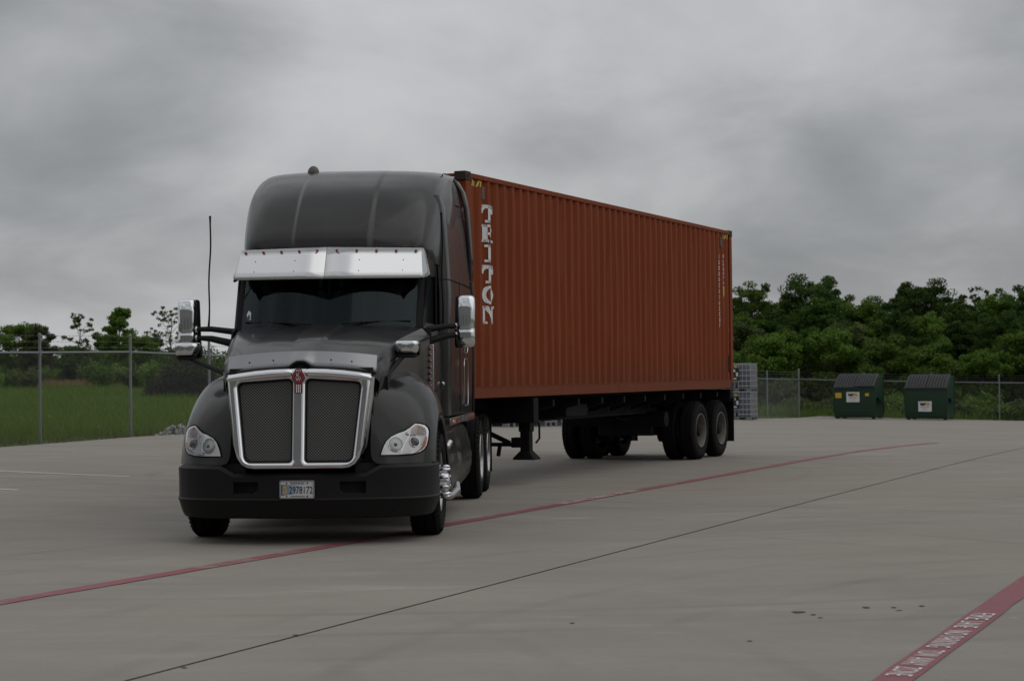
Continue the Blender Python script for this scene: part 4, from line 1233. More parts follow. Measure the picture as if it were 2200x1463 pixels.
# surface of the fender front for fitting lamps
def ffront(x, z):
    best = None; x = abs(x)
    # blend the columns
    for i in range(len(FEN) - 1):
        pts = []
        for c in (FEN[i], FEN[i + 1]):
            zz = [p[2] for p in c[:5]]; yy = [p[1] for p in c[:5]]; xx = [p[0] for p in c[:5]]
            pts.append((np.interp(z, zz, xx), np.interp(z, zz, yy)))
        (xa, ya), (xb, yb) = pts
        if xa <= x <= xb or i == len(FEN) - 2:
            t = (x - xa) / max(1e-6, xb - xa)
            return float(ya + (yb - ya) * min(max(t, -.3), 1.15))
    return -.9
def lamp_patch(poly, s, off, n=9, sink=None):
    """an outline in (x,z) laid on the fender front, off metres proud, with a dense fill"""
    bm = bmesh.new()
    vs = [bm.verts.new((a, 0, b)) for a, b in poly]
    es = [bm.edges.new((vs[i], vs[(i + 1) % len(vs)])) for i in range(len(vs))]
    bmesh.ops.triangle_fill(bm, edges=es, use_beauty=True)
    bmesh.ops.subdivide_edges(bm, edges=bm.edges[:], cuts=2, use_grid_fill=True)
    m = MB(); idx = {}
    for v in bm.verts:
        idx[v] = len(m.v)
        y = ffront(v.co.x, v.co.z) - off
        m.v.append((s * v.co.x, y, v.co.z))
    for f in bm.faces: m.f.append(tuple(idx[v] for v in f.verts))
    bm.free()
    return m
HL = [(.735, .806), (.745, .845), (.762, .89), (.785, .932), (.82, .966), (.87, .991), (.935, 1.014), (.975, 1.04), (1.003, 1.066), (1.026, 1.079), (1.062, 1.074), (1.10, 1.06), (1.125, 1.034), (1.135, 1.0), (1.132, .935), (1.122, .878), (1.102, .845), (1.07, .823), (1.01, .81), (.90, .805)]
def grow(poly, d):
    c = Vector((sum(p[0] for p in poly) / len(poly), sum(p[1] for p in poly) / len(poly)))
    return [tuple(Vector(p) + (Vector(p) - c).normalized() * d) for p in poly]
for s in (1, -1):
    hl = lamp_patch(grow(HL, .014), s, .006).build('headlight', M['black'], TR, 60, label=None)
    lamp_patch(HL, s, .012).build('reflector', M['lamp_white'], hl, 60)
    lamp_patch([(.995, 1.035), (1.03, 1.068), (1.085, 1.052), (1.105, 1.014), (1.102, .978), (.99, .98)], s, .0165).build('turn_lamp', M['lamp_turn'], hl, 60)
    lamp_patch([(1.112, .955), (1.128, .955), (1.124, .90), (1.113, .872), (1.088, .845), (1.05, .829), (1.075, .852), (1.098, .885)], s, .0165).build('amber_marker', M['amber'], hl, 60)
    def on(x, z, d): return (s * x, ffront(x, z) - d, z)
    def face(x, z):
        e = .02
        dx = (ffront(x + e, z) - ffront(x - e, z)) / (2 * e); dz = (ffront(x, z + e) - ffront(x, z - e)) / (2 * e)
        return Vector((s * dx, -1, dz)).normalized()
    for (x, z, r, mat, nm, sq) in ((1.024, .916, .043, 'lens_dark', 'projector_lens', .35), (.862, .898, .066, 'lamp_grey', 'main_beam_bowl', .12), (.862, .896, .018, 'lens_dark', 'bulb', .6), (.955, .988, .016, 'lamp_grey', 'side_bulb', .3)):
        nv = Vector((s * .38, -1, .12)).normalized() if r < .05 else face(x, z)
        MB().dome(on(x, z, .017 if nm != 'bulb' else .026), r, nv, 24, 6, sq).build(nm, M[mat], hl, 60)
    def ring(x, z, r, t, mat, nm):
        nv = face(x, z); a = nv.orthogonal().normalized(); b = nv.cross(a); c = Vector(on(x, z, .02))
        MB().tube([c + a * (r * math.cos(q)) + b * (r * math.sin(q)) for q in np.linspace(0, 2 * PI, 29)], t, 5, False).build(nm, M[mat], hl, 60)
    ring(.862, .898, .069, .0035, 'chrome', 'bowl_ring'); ring(1.024, .916, .049, .004, 'chrome_dull', 'projector_ring')
    for path in ([(.905, .812), (.922, .87), (.95, .93), (.978, .972), (.965, 1.005)], [(1.10, 1.04), (1.112, 1.0), (1.108, .94), (1.09, .885), (1.05, .845), (.99, .822), (.90, .815)], [(.978, .972), (1.04, .976), (1.108, .978)]):
        MB().tube([on(x, z, .018) for x, z in path], .0045, 5).build('chrome_divider', M['chrome'], hl, 60)
    m = MB()
    for k in range(9):
        x = 1.0 + k * .0118; m.bar(on(x, .985, .0175), on(x + .004, 1.035 if k < 7 else 1.02, .0175), .003, .002)
    m.build('turn_lamp_ribs', M['lamp_white'], hl, None)
    lamp_patch(HL, s, .030).build('lamp_cover', M['lamp_glass'], hl, 60)
# --- hood mirrors
for s, mx in ((1, .905), (-1, -1.195)):
    base = (s * .735, -.66, 1.45)
    arm = MB().tube([base, (s * .76, -.60, 1.55), (mx - s * .04, -.36, 1.70), (mx, -.30, 1.735)], [.04, .026, .022, .03], 10)
    arm.box(min(s * .70, s * .77), max(s * .70, s * .77), -.74, -.58, 1.36, 1.52)
    hm = P2('hood_mirror', arm, 'plastic', angle=50, bevel=.006)
    rows = []
    for yy, q, zo in ((-.43, .45, .008), (-.42, .78, .004), (-.39, .96, 0), (-.33, 1.0, 0), (-.24, 1.0, 0)):
        p = rounded_rect(-.118 * q, .118 * q, -.066 * q, .070 * q, .034 * q, 4)
        rows.append([(mx + a * (1 - .18 * (b < 0) * abs(b) / .07), yy, 1.787 + b + zo) for a, b in p])
    m = MB().grid(rows, True); n_ = len(rows[0]); m.f.append(tuple(range(n_)))
    m.build('mirror_cap', M['chrome'], hm, 60, sub=1)
    rows = []
    for yy, q in ((-.30, .98), (-.20, 1.0), (-.17, .96)):
        p = rounded_rect(-.116 * q, .116 * q, -.078 * q, .070 * q, .034 * q, 4); rows.append([(mx + a, yy, 1.782 + b) for a, b in p])
    m = MB().grid(rows, True); m.f.append(tuple(2 * n_ + k for k in range(n_)))
    m.build('mirror_shell', M['plastic'], hm, 50)
    m = MB().prism([(-.10, 1.722), (.10, 1.722), (.07, 1.69), (-.07, 1.69)], 'Y', -.40, -.2); m.v = [(x + mx, y, z) for x, y, z in m.v]
    m.build('mirror_foot', M['plastic'], hm, 50, bevel=.01)
# --- front wheels, axle, frame
for s in (1, -1):
    wheel(TR, s * 1.055, 0, s, 'front', .5, roll=.3)
    for yy in (5.38, 6.74):
        wheel(TR, s * 1.09, yy, s, 'outer'); wheel(TR, s * .745, yy, s, 'inner')
m = MB()
for s in (1, -1): m.box(s * .43 - .04, s * .43 + .04, -.95, 7.35, .72, .98)
for y in (1.3, 3.2, 4.6, 6.0, 7.3): m.box(-.40, .40, y - .06, y + .06, .76, .94)
P2('chassis_frame', m, 'black')
m = MB().box(-.55, .55, -.85, .95, .55, 1.55); P2('engine_block', m, 'recess')
m = MB().tube([(-.95, 0, .46), (-.7, 0, .40), (.7, 0, .40), (.95, 0, .46)], .06, 8)
for yy in (5.38, 6.74): m.tube([(-1.0, yy, .5), (1.0, yy, .5)], .07, 10); m.dome((0, yy - .05, .5), .2, (0, -1, 0), 16, 5)
P2('axles', m, 'black')
P2('shade_undertray', MB().box(-.86, .86, -1.08, -.62, .30, .33), 'black')  # unseen tray added to block light under the bumper
P2('gearbox', MB().box(-.34, .34, .9, 2.8, .40, .95), 'recess', bevel=.04)  # unseen box added to keep light from passing under the cab
for s in (1, -1):
    P2('fuel_tank', MB().lathe([(.98, .02), (1.0, .30), (1.05, .325), (3.85, .325), (3.9, .30), (3.92, .02)], 28, 'Y', (s * .80, 0, .64)), 'chrome_dull', angle=50)  # tanks added behind the skirts to block light from the sides
m = MB().prism(rc([(-.45, 6.15), (.45, 6.15), (.45, 6.9), (.12, 7.15), (-.12, 7.15), (-.45, 6.9)], .12), 'Z', 1.06, 1.14); m.box(-.5, .5, 6.3, 6.9, .97, 1.06)
P2('fifth_wheel', m, 'black')
for s in (1, -1):
    P2('mud_flap', MB().box(s * .92 - .30, s * .92 + .30, 7.42, 7.435, .22, .95), 'rubber')
m = MB()
for s in (1, -1): m.box(s * .75 - .14, s * .75 + .14, 4.62, 4.66, .35, .95)
m.box(-1.1, 1.1, 4.7, 4.74, .40, 1.0)
P2('deck_plate', m, 'black')
# --- windscreen and cab
def wy(x, z):
    return .66 + (z - 2.0) * .56 + .36 * (abs(x) / .93) ** 2.4
zs = np.linspace(2.0, 2.82, 8); xs = np.linspace(-.895, .895, 21)
P2('windshield', MB().grid([[(CX + x, wy(x, z), z) for x in xs] for z in zs]), 'glass', angle=60)
# black band round the glass, its top scallops painted for the visor's reflection
m = MB(); rows = []
for x in np.linspace(-.895, .895, 61):
    u = abs(x) / .895
    lo = 2.445 - .050 * math.cos(2 * PI * u) * (1 if u < .5 else 1) + (.0 if u < .9 else -.12 * (u - .9) / .1 * 3)
    lo = 2.405 - .030 * math.cos(2 * PI * u / .92)
    rows.append([(CX + x, wy(x, zz) + .005, zz) for zz in (lo, (lo + 2.82) / 2, 2.82)])
m.grid(rows)
P2('visor_reflection_band', m, 'black', angle=60)
m = MB().grid([[(CX + x, wy(x, z) + .004, z) for x in xs] for z in (1.99, 2.045)])
P2('windshield_lower_band', m, 'black', angle=60)
for s in (1, -1):
    # A-pillar wraps from the glass edge to the door
    rows = []
    for z in (1.96, 2.2, 2.5, 2.83):
        y0 = wy(.895, z)
        rows.append([(CX + s * .875, y0 - .008, z), (CX + s * .915, y0 + .004, z), (CX + s * .955, y0 + .05, z), (CX + s * .975, y0 + .12, z)])
    P2('windshield_pillar', MB().grid(rows), 'black' , angle=60)
    # wiper
    P2('wiper', MB().tube([(CX + s * .05, .60, 2.03), (CX + s * .4, wy(.4, 2.06) - .02, 2.06), (CX + s * .84, wy(.84, 2.08) - .02, 2.075)], .008, 6), 'black')
# interior
m = MB(); m.box(-.88, .88, 1.0, 1.45, 1.7, 1.985); m.box(-.9, .9, .8, 2.28, 1.25, 1.4); m.box(-.3, .3, 1.35, 1.7, 1.4, 1.9)
P2('dashboard', m, 'interior', bevel=.04)
for x in (-.5, .5):
    m = MB(); m.box(x - .25, x + .25, 1.62, 1.78, 1.75, 2.33); m.box(x - .13, x + .13, 1.63, 1.74, 2.34, 2.54); m.box(x - .25, x + .25, 1.25, 1.7, 1.65, 1.8)
    P2('seat', m, 'interior', bevel=.04)
rows = []
for k, x in enumerate(np.linspace(-.98, .98, 60)):
    y = 2.15 + .028 * math.sin(k * .95) + .012 * math.sin(k * .41)
    rows.append([(CX + x, y, z) for z in (1.5, 2.2, 2.85)])
P2('sleeper_curtain', MB().grid(rows), 'curtain', angle=60)
a_ = np.linspace(0, 2 * PI, 33)
m = MB().tube([(.45 + .21 * math.cos(t), 1.28 + .08 * math.sin(t), 2.0 + .19 * math.sin(t)) for t in a_], .016, 8, False); m.bar((.27, 1.28, 2.0), (.63, 1.28, 2.0), .04, .02)
P2('steering_wheel', m, 'interior', angle=60)
m = MB().add([(CX - .845, wy(.845, 2.12) - .004, 2.10), (CX - .785, wy(.785, 2.1) - .004, 2.10), (CX - .79, wy(.79, 2.17) - .004, 2.175), (CX - .82, wy(.82, 2.2) - .004, 2.20), (CX - .84, wy(.84, 2.17) - .004, 2.165)], [(0, 1, 2, 3, 4)])
st = P2('windshield_sticker', m, 'white', angle=None)
MB().add([(CX - .832, wy(.832, 2.12) - .008, 2.115), (CX - .796, wy(.796, 2.1) - .008, 2.115), (CX - .814, wy(.814, 2.15) - .008, 2.165)], [(0, 1, 2)]).build('sticker_mark', M['plate_ink'], st, None)
for x, nm, mt in ((-.03, 'toll_tag', 'interior'), (.09, 'sun_shade_label', 'yellow'), (.80, 'warning_label', 'grey_ink')):
    P2(nm, MB().add([(CX + x - .04, wy(x, 2.52) + .002, 2.46), (CX + x + .04, wy(x, 2.52) + .002, 2.46), (CX + x + .04, wy(x, 2.6) + .002, 2.50), (CX + x - .04, wy(x, 2.6) + .002, 2.50)], [(0, 1, 2, 3)]), mt, angle=None)
# door panels, windows
def xw(y):   # cab side gets wider rearwards
    return .975 + .035 * min(1, max(0, (y - 1.0) / 1.2))
for s in (1, -1):
    ys = (1.0, 1.25, 1.6, 2.0, 2.26)
    rows = [[(CX + s * (xw(y) + dx), y + (.0 if z < 2 else 0), z) for y in ys] for z, dx in ((1.02, .03), (1.4, .045), (1.8, .04), (1.98, .02), (2.02, .0))]
    d = P2('door', MB().grid(rows), 'paint', angle=50, solid=.03)
    # window frame and pane
    fr = [(1.06, 2.02), (2.22, 2.02), (2.22, 2.72), (1.46, 2.72)]; inn = [(1.17, 2.06), (2.06, 2.06), (2.06, 2.56), (1.45, 2.56)]
    m = MB(); m.add([(CX + s * xw(a), a, b) for a, b in fr] + [(CX + s * (xw(a) - .012), a, b) for a, b in inn], [(k, (k + 1) % 4, 4 + (k + 1) % 4, 4 + k) for k in range(4)])
    m.build('window_frame', M['paint'], d, None, solid=.02)
    MB().add([(CX + s * (xw(a) - .014), a, b) for a, b in inn], [(0, 1, 2, 3)]).build('window', M['glass'], d, None)
    MB().bar((CX + s * (xw(2.06) - .004), 2.05, 2.05), (CX + s * (xw(2.06) - .004), 2.05, 2.57), .012, .05).build('window_seal', M['black'], d)
    hd = MB().box(min(CX + s * 1.03, CX + s * 1.085), max(CX + s * 1.03, CX + s * 1.085), 2.04, 2.20, 1.41, 1.445); MB().box(min(CX + s * 1.03, CX + s * 1.06), max(CX + s * 1.03, CX + s * 1.06), 2.02, 2.22, 1.37, 1.47).build('handle_pocket', M['recess'], d)
    hd.build('door_handle', M['chrome'], d, 35, bevel=.008)
    # upright light strip on the cowl
    lb = P2('cowl_light_strip', MB().box(*(sorted((s * .965, s * 1.035))), 1.0, 1.02, 1.30, 1.83), 'stainless', bevel=.003)
    for k in range(8):
        MB().dome((s * 1.0, .999, 1.79 - k * .063), .017, (0, -1, .1), 12, 4, .8).build('marker_light', M['red_lens'], lb, 60)
    P2('cab_front_corner', MB().grid([[(s * .90, .96, z), (s * .97, .985, z), (s * 1.01, 1.04, z)] for z in (1.0, 1.5, 2.0)]), 'black', angle=60)
# --- sun visor
def vis_pt(x, f, up):
    u = abs(x)
    y = .70 + .33 * u + up * .25; z = 2.500 + .012 * u + up * (.330 - .012 * u)
    return (CX + x, y, z)
vz = None
for s in (1, -1):
    rows = [[vis_pt(s * x, 0, up) for x in (0.002, .3, .6, .93 - .035 * up, .965 - .035 * up)] for up in (0, .25, .5, .75, 1)]
    for i, up in enumerate((0, .25, .5, .75, 1)):
        p = rows[i][-1]
        rows[i].append((p[0] + s * (.018 + .02 * (1 - up)), p[1] + .09 + .05 * (1 - up), p[2] + .02 * (1 - up)))
        rows[i].append((p[0] + s * (.025 + .03 * (1 - up)), p[1] + .22 + .02 * up, p[2] + .05 * (1 - up) - .03 * up))
    v = P2('sun_visor', MB().grid(rows), 'stainless', angle=25, solid=.003)
    for k in range(5):
        x = s * (.10 + k * .195); p = vis_pt(x, 0, .90)
        MB().dome((p[0], p[1] - .004, p[2]), .017, (0, -1, .5), 12, 4, .8).build('visor_marker_light', M['red_lens'], v, 60)
    m = MB()
    for a, b in ((.33, .25), (.33, .6), (.76, .25), (.76, .6)):
        p = vis_pt(s * a, 0, b); m.dome((p[0], p[1] - .003, p[2]), .006, (0, -1, .5), 6, 2, .5)
    m.build('visor_rivets', M['black'], v)
    m = MB(); m.tube([(CX + s * .96, 1.0, 2.50), (CX + s * .955, 1.12, 2.52), (CX + s * .95, 1.25, 2.66)], .014, 6); m.build('visor_bracket', M['black'], v)
# --- roof fairing
RZ = [(2.70, 1.30, .83, 1.012), (2.83, 1.19, .83, 1.015), (2.95, 1.25, .83, 1.02), (3.10, 1.38, .825, 1.025), (3.25, 1.55, .815, 1.03), (3.40, 1.74, .80, 1.03), (3.54, 1.98, .78, 1.018), (3.66, 2.29, .75, .998), (3.75, 2.62, .73, .972), (3.81, 2.97, .70, .938), (3.855, 3.42, .66, .90), (3.885, 3.85, .6, .85), (3.90, 4.25, .5, .75)]
rows = []
def flare(y, z):
    return .10 * min(1, max(0, (y - 1.7) / 2.2)) * (1 - max(0, (z - 3.3)) * .2)
for z, yc, xf, xs_ in RZ:
    half = [(0, yc, z), (.33, yc + .005, z), (.375, yc + .006, z), (.385, yc + .012, z), (.415, yc + .046, z), (.425, yc + .050, z), (.46, yc + .053, z), (.60, yc + .082, z), (xf, yc + .145, z), (xf + (xs_ - xf) * .55, yc + .27, z), (xs_ - .02, yc + .50, z), (xs_, yc + .80, z)]
    for y in (2.9, 3.4, 4.0, 4.62):
        yy = max(y, yc + .82 + (y - 2.9) * .05); half.append((xs_ + flare(yy, z), yy, z))
    half = [(CX + x + (flare(y, z) if i < 13 and y > 1.7 else 0) * (x > .7), y, z) for i, (x, y, z) in enumerate(half)]
    rows.append([(2 * CX - a, b, c) for a, b, c in half[::-1]] + half[1:])
m = MB().grid(rows)
cap = rows[-1]; m.add(cap, [tuple(range(len(cap)))])
P2('roof_fairing', m, 'paint', angle=50, sub=1)
for s in (1, -1):
    # seam between roof fairing and sleeper, sweeping up and back
    zk = [q[0] for q in RZ]; xk = [q[3] for q in RZ]
    pts = [(CX + s * (float(np.interp(z, zk, xk)) + flare(y, z) + .002), y, z) for y, z in ((2.17, 2.72), (2.2, 2.86), (2.28, 3.0), (2.42, 3.15), (2.62, 3.28), (2.9, 3.38), (3.3, 3.44), (3.9, 3.47))]
    P2('roof_seam', MB().tube(pts, .010, 6), 'black', angle=60)
mk = MB().dome((CX - .44, 2.98, 3.792), .066, (0, 0, 1), 18, 6, 1.25); P2('roof_marker', mk, 'rim_tan', angle=60, label='brown dome on the left of the roof')
m = MB()
for x in (-.845, .985): m.tube([(CX + x, 3.25, 3.75), (CX + x + .01, 3.12, 3.768)], .007, 6)
P2('roof_clips', m, 'black')
# --- sleeper
for s in (1, -1):
    pl = [(1.0, 2.20), (1.04, 2.215), (1.082, 2.245), (1.10, 2.30), (1.112, 2.45), (1.124, 2.75), (1.138, 3.1), (1.152, 3.5), (1.166, 4.0), (1.183, 4.62)]
    rows = []
    for z, d in ((1.07, -.005), (1.2, 0.0), (1.8, .012), (2.4, .01), (2.8, -.01), (3.1, -.03), (3.35, -.06), (3.46, -.09)):
        rows.append([(s * (a + d) + CX * .5, b, z) for a, b in pl])
    P2('sleeper_side', MB().grid(rows), 'paint', angle=40)
    m = MB().tube([(s * (a + .0115) + CX * .5, b, 2.55) for a, b in pl], .005, 5); P2('panel_seam', m, 'black')
    m = MB().tube([(s * 1.166 + CX * .5, 2.98, z) for z in (1.1, 1.8, 2.55)], .004, 5); P2('panel_seam', m, 'black')
    # storage hatch outline and grab bar
    def loop(pts, r, nm):
        P2(nm, MB().tube([(s * 1.188 + CX * .5, y, z) for y, z in pts], r, 6), 'chrome_dull', angle=60)
    loop([(3.28, 1.62), (3.28, 1.22), (3.34, 1.17), (3.78, 1.17), (3.84, 1.22), (3.84, 1.66), (3.78, 1.70), (3.34, 1.70), (3.28, 1.62)], .0055, 'hatch_frame')
    loop([(3.30, 2.0), (3.32, 1.80), (3.42, 1.765), (3.72, 1.765), (3.82, 1.80), (3.84, 2.0)], .0075, 'grab_handle')
    # rear edge extender
    rows = []
    for z, x, y0, y1 in ((1.08, 1.19, 4.60, 5.0), (1.8, 1.20, 4.60, 5.0), (2.4, 1.20, 4.58, 5.0), (2.62, 1.195, 4.50, 4.98)):
        rows.append([(s * x + CX * .5, y0, z), (s * (x + .004) + CX * .5, (y0 + y1) / 2, z), (s * (x - .01) + CX * .5, y1, z)])
    P2('side_extender', MB().grid(rows), 'plastic', angle=50, solid=.02)
    rows = []
    for z, x, y0, y1 in ((2.64, 1.20, 4.45, 4.72), (2.9, 1.205, 4.38, 4.82), (3.2, 1.19, 4.32, 4.86), (3.48, 1.17, 4.28, 4.88), (3.68, 1.125, 4.22, 4.88), (3.81, 1.05, 4.17, 4.86), (3.885, .94, 4.1, 4.84)):
        rows.append([(s * (x - .03) + CX * .5, y0, z), (s * x + CX * .5, y0 + .06, z), (s * (x + .012) + CX * .5, (y0 + y1) / 2, z), (s * (x - .01) + CX * .5, y1, z)])
    P2('roof_side_trim', MB().grid(rows), 'paint', angle=50, solid=.012)
P2('sleeper_back', MB().box(-1.10, 1.06, 4.58, 4.62, 1.0, 3.62), 'paint')
P2('sleeper_floor', MB().box(-1.12, 1.10, 1.0, 4.6, .99, 1.06), 'black')
# --- trim strip with amber lamps under the doors
for s in (1, -1):
    t = P2('marker_strip', MB().box(*sorted((s * 1.165, s * 1.19)), 1.15, 4.35, 1.005, 1.075), 'deflector', bevel=.004)
    MB().add([(s * (1.192 + .012 * (k > 0)), 1.75 + (0 if k == 0 else .0), 1.04) for k in range(1)], []) if False else None
    rows = []
    for q, h in ((1, 0), (.9, .012), (.6, .02), (.05, .023)):
        rows.append([(s * (1.190 + h), 1.80 + .42 * q * math.cos(a), 1.04 + .03 * q * math.sin(a)) for a in np.linspace(0, 2 * PI, 24, endpoint=False)])
    MB().grid(rows, True).build('amber_lamp', M['amber'], t, 60)
    for k in range(5):
        y = 3.05 + k * .28
        MB().lathe([(0, .034), (.022, .034), (.03, .026), (.032, .001)], 14, 'X', (1.190, y, 1.04)).build('amber_lamp', M['amber'], t, 50) if s > 0 else MB().lathe([(0, .034), (-.022, .034), (-.03, .026), (-.032, .001)], 14, 'X', (-1.190, y, 1.04)).build('amber_lamp', M['amber'], t, 50)
        MB().box(*sorted((s * 1.19, s * 1.222)), y - .055, y - .042, 1.0, 1.08).build('lamp_guard', M['chrome_dull'], t)
    # aerodynamic skirt below
    ys = (.88, 1.02, 1.25, 1.6, 2.0, 2.5, 3.0, 3.5, 3.85, 4.05, 4.12)
    rows = []
    for z0, x, k in ((1.0, 1.10, 0), (.93, 1.15, 1), (.78, 1.175, 2), (.60, 1.19, 3), (.44, 1.185, 4), (.30, 1.165, 5)):
        r = []
        for y in ys:
            zz = z0
            bot = .27 + .11 * max(0, (y - 1.4)) / 2.6
            top = 1.0 - (.16 * max(0, (y - 3.6) / .52) ** 1.5)
            zz = bot + (top - bot) * (z0 - .30) / .70
            dx = .018 * math.sin(PI * min(1, max(0, (y - 1.2) / 1.0))) * (1 if k in (1, 2, 3) else .3) - .030 * math.sin(PI * min(1, max(0, (y - 2.2) / 1.5))) * (k in (1, 2, 3)) - (.06 if y > 4.08 else 0)
            r.append((s * (x + dx), y, zz))
        rows.append(r)
    P2('side_skirt', MB().grid(rows), 'paint', angle=25, solid=.015)
    P2('step_bracket', MB().tube([(s * 1.12, .80, .30), (s * 1.19, 1.05, .30), (s * 1.23, 1.3, .335), (s * 1.225, 1.42, .40)], [.03, .04, .045, .03], 10), 'chrome_dull', angle=60)
    P2('step_peg', MB().tube([(s * 1.10, 1.0, .80), (s * 1.17, 1.02, .80), (s * 1.185, 1.05, .85)], .035, 10), 'chrome_dull', angle=60)
    P2('lower_step', MB().box(*sorted((s * .85, s * 1.12)), .82, 1.5, .26, .34), 'black', bevel=.01)
# --- main mirrors with arms and whip aerials
for s, mx in ((1, 1.345), (-1, -1.54)):
    root = CX + s * .98
    arm = MB()
    arm.tube([(root, 1.14, 1.985 if s > 0 else 1.985), (root + (mx - root) * .5, 1.2, 2.02), (mx - s * .06, 1.27, 2.02)], [.034, .03, .024], 10)
    arm.tube([(root, 1.14, 1.86), (root + (mx - root) * .5, 1.2, 1.92), (mx - s * .06, 1.27, 1.935)], [.042, .034, .022], 10)
    mm = P2('mirror', arm, 'plastic', angle=60)
    rows = []
    for z, q, sh in ((2.335, .55, .02), (2.325, .82, .012), (2.30, .96, .005), (2.2, 1.0, 0), (2.0, .96, 0), (1.965, .93, 0), (1.958, .98, 0)):
        w_ = .098 * q; d_ = .085 * q
        p = rounded_rect(-w_, w_, -d_, d_, min(w_, d_) * .72, 4); rows.append([(mx + a + s * sh * .3, 1.28 + b + sh, z) for a, b in p])
    m = MB().grid(rows, True); m.f.append(tuple(range(len(rows[0]))))
    m.build('mirror_cap', M['chrome'], mm, 60)
    rows = []
    for z, q in ((1.957, .97), (1.90, .98), (1.84, .94), (1.81, .80), (1.80, .4)):
        w_ = .098 * q; d_ = .085 * q
        p = rounded_rect(-w_, w_, -d_, d_, min(w_, d_) * .72, 4); rows.append([(mx + a, 1.28 + b, z) for a, b in p])
    m = MB().grid(rows, True); n_ = len(rows[0]); m.f.append(tuple(4 * n_ + k for k in range(n_)))
    m.build('lower_mirror_cap', M['chrome'], mm, 60)
    MB().prism(rc([(-.10, 1.80), (.10, 1.80), (.085, 2.33), (-.085, 2.33)], .03), 'Y', 1.33, 1.38).build('mirror_back', M['plastic'], mm, 50, loc=(mx - s * .022, 0, 0))
    for z in (2.02, 1.935): MB().lathe([(-.03, .034), (.03, .034)], 12, 'X', (mx - s * .075, 1.26, z), True, True).build('arm_clamp', M['chrome'], mm)
    wx = mx - s * (.225 if s < 0 else .235)
    pts = [(wx + (.006 * math.sin(k * .9)) - s * .002 * k * (s < 0) * 1.3, 1.24, 2.03 + k * .0965) for k in range(13)]
    a = P2('whip_aerial', MB().tube(pts, [.013, .010] + [.0085] * 10 + [.012], 6), 'black', angle=60)

# ------------------------------------------------------------------ shipping container (local frame: x to the near side, y rearwards from its front end, z up from its floor rail)
YAW = R(22.36)
_ax = np.array((math.sin(YAW), math.cos(YAW))); _lx = np.array((math.cos(YAW), -math.sin(YAW)))
CF = np.array((-.564, 24.663)) - _lx * 1.219
BED = 1.20
CT = thing('shipping_container', 'rust red corrugated forty foot shipping container lettered TRITON on a black chassis', 'container', (CF[0], CF[1], BED), -YAW)
CL, CW, CH = 12.192, 2.438, 2.896
HW = CW / 2
def P3(name, m, mat, **k):
    return m.build(name, M[mat], CT, **k)
PITCH, PH = .278, .182
def prof(s):
    u = (s - PH) % PITCH
    if u < .072: return 0.0
    if u < .140: return -.040 * (u - .072) / .068
    if u < .210: return -.040
    return -.040 * (1 - (u - .210) / .068)
def breaks(a, b):
    out = {a, b}
    k = math.floor((a - PH) / PITCH) - 1
    while PH + k * PITCH < b + PITCH:
        for q in (0, .072, .140, .210):
            v = PH + k * PITCH + q
            if a < v < b: out.add(v)
        k += 1
    return sorted(out)
SX = HW - .012
bs = [s for s in breaks(.17, 12.02)]
_rd = random.Random(3)
for sd in (1, -1):
    zz = [.158, .5, .95, 1.4, 1.9, 2.4, 2.82]
    rows = []
    for iz, z in enumerate(zz):
        rows.append([(sd * (SX + prof(s) + (.004 * math.sin(s * 2.1 + z * 1.7) + .003 * math.sin(s * 5.3 - z * 3) if 0 < iz < len(zz) - 1 else 0)), s, z) for s in bs])
    P3('side_wall', MB().grid(rows), 'oxide', angle=20, solid=0)
    P3('top_rail', MB().box(*sorted((sd * (HW - .07), sd * (HW - .002))), .17, CL - .17, 2.815, 2.88), 'oxide', bevel=.008)
    b = MB().box(*sorted((sd * (HW - .06), sd * (HW - .004))), .17, CL - .17, .012, .150)
    b.box(*sorted((sd * (HW - .09), sd * (HW - .001))), .17, CL - .17, .150, .162)
    P3('bottom_rail', b, 'oxide', bevel=.004)
    for y0, y1 in ((.02, .17), (CL - .17, CL - .02)):
        P3('corner_post', MB().box(*sorted((sd * (HW - .16), sd * (HW - .003))), y0, y1, .118, CH - .118), 'oxide', bevel=.012)
        for z0 in (0, CH - .118):
            ya = 0 if y0 < 1 else CL - .178
            cc = MB().box(*sorted((sd * (HW - .162), sd * HW)), ya, ya + .178, z0, z0 + .118)
            c_ = P3('corner_casting', cc, 'oxide_dark', bevel=.01)
            MB().prism(rounded_rect(ya + .05, ya + .128, z0 + .03, z0 + .088, .028, 3), 'X', sd * (HW - .02), sd * (HW + .001)).build('casting_hole', M['recess'], c_)
rows = []
xs = [-HW + .16 + k * .0695 for k in range(int((CW - .32) / .0695) + 1)]
for z in (.16, 1.5, 2.82):
    rows.append([(x, .035 + (.036 if (k // 2) % 2 else 0), z) for k, x in enumerate(xs)])
P3('front_wall', MB().grid(rows), 'oxide', angle=20)
P3('front_header', MB().box(-HW + .16, HW - .16, .01, .09, 2.78, 2.87), 'oxide', bevel=.006)
P3('front_sill', MB().box(-HW + .16, HW - .16, .01, .09, .02, .16), 'oxide', bevel=.006)
rows = [[(x, s, 2.865 + (.012 if k % 4 in (0, 1) else 0)) for x in (-HW + .07, 0, HW - .07)] for k, s in enumerate(np.linspace(.09, CL - .05, 120))]
P3('roof_sheet', MB().grid(rows), 'oxide', angle=20)
P3('floor', MB().box(-HW + .09, HW - .09, .1, CL - .1, .10, .15), 'black')
for sd in (1, -1):
    d = P3('door', MB().box(*sorted((sd * .01, sd * (HW - .165))), CL - .06, CL - .02, .16, 2.78), 'oxide', bevel=.006)
    for x in (.25, .75):
        MB().tube([(sd * x, CL + .01, .12), (sd * x, CL + .01, 2.8)], .017, 8).build('lock_rod', M['galv'], d)
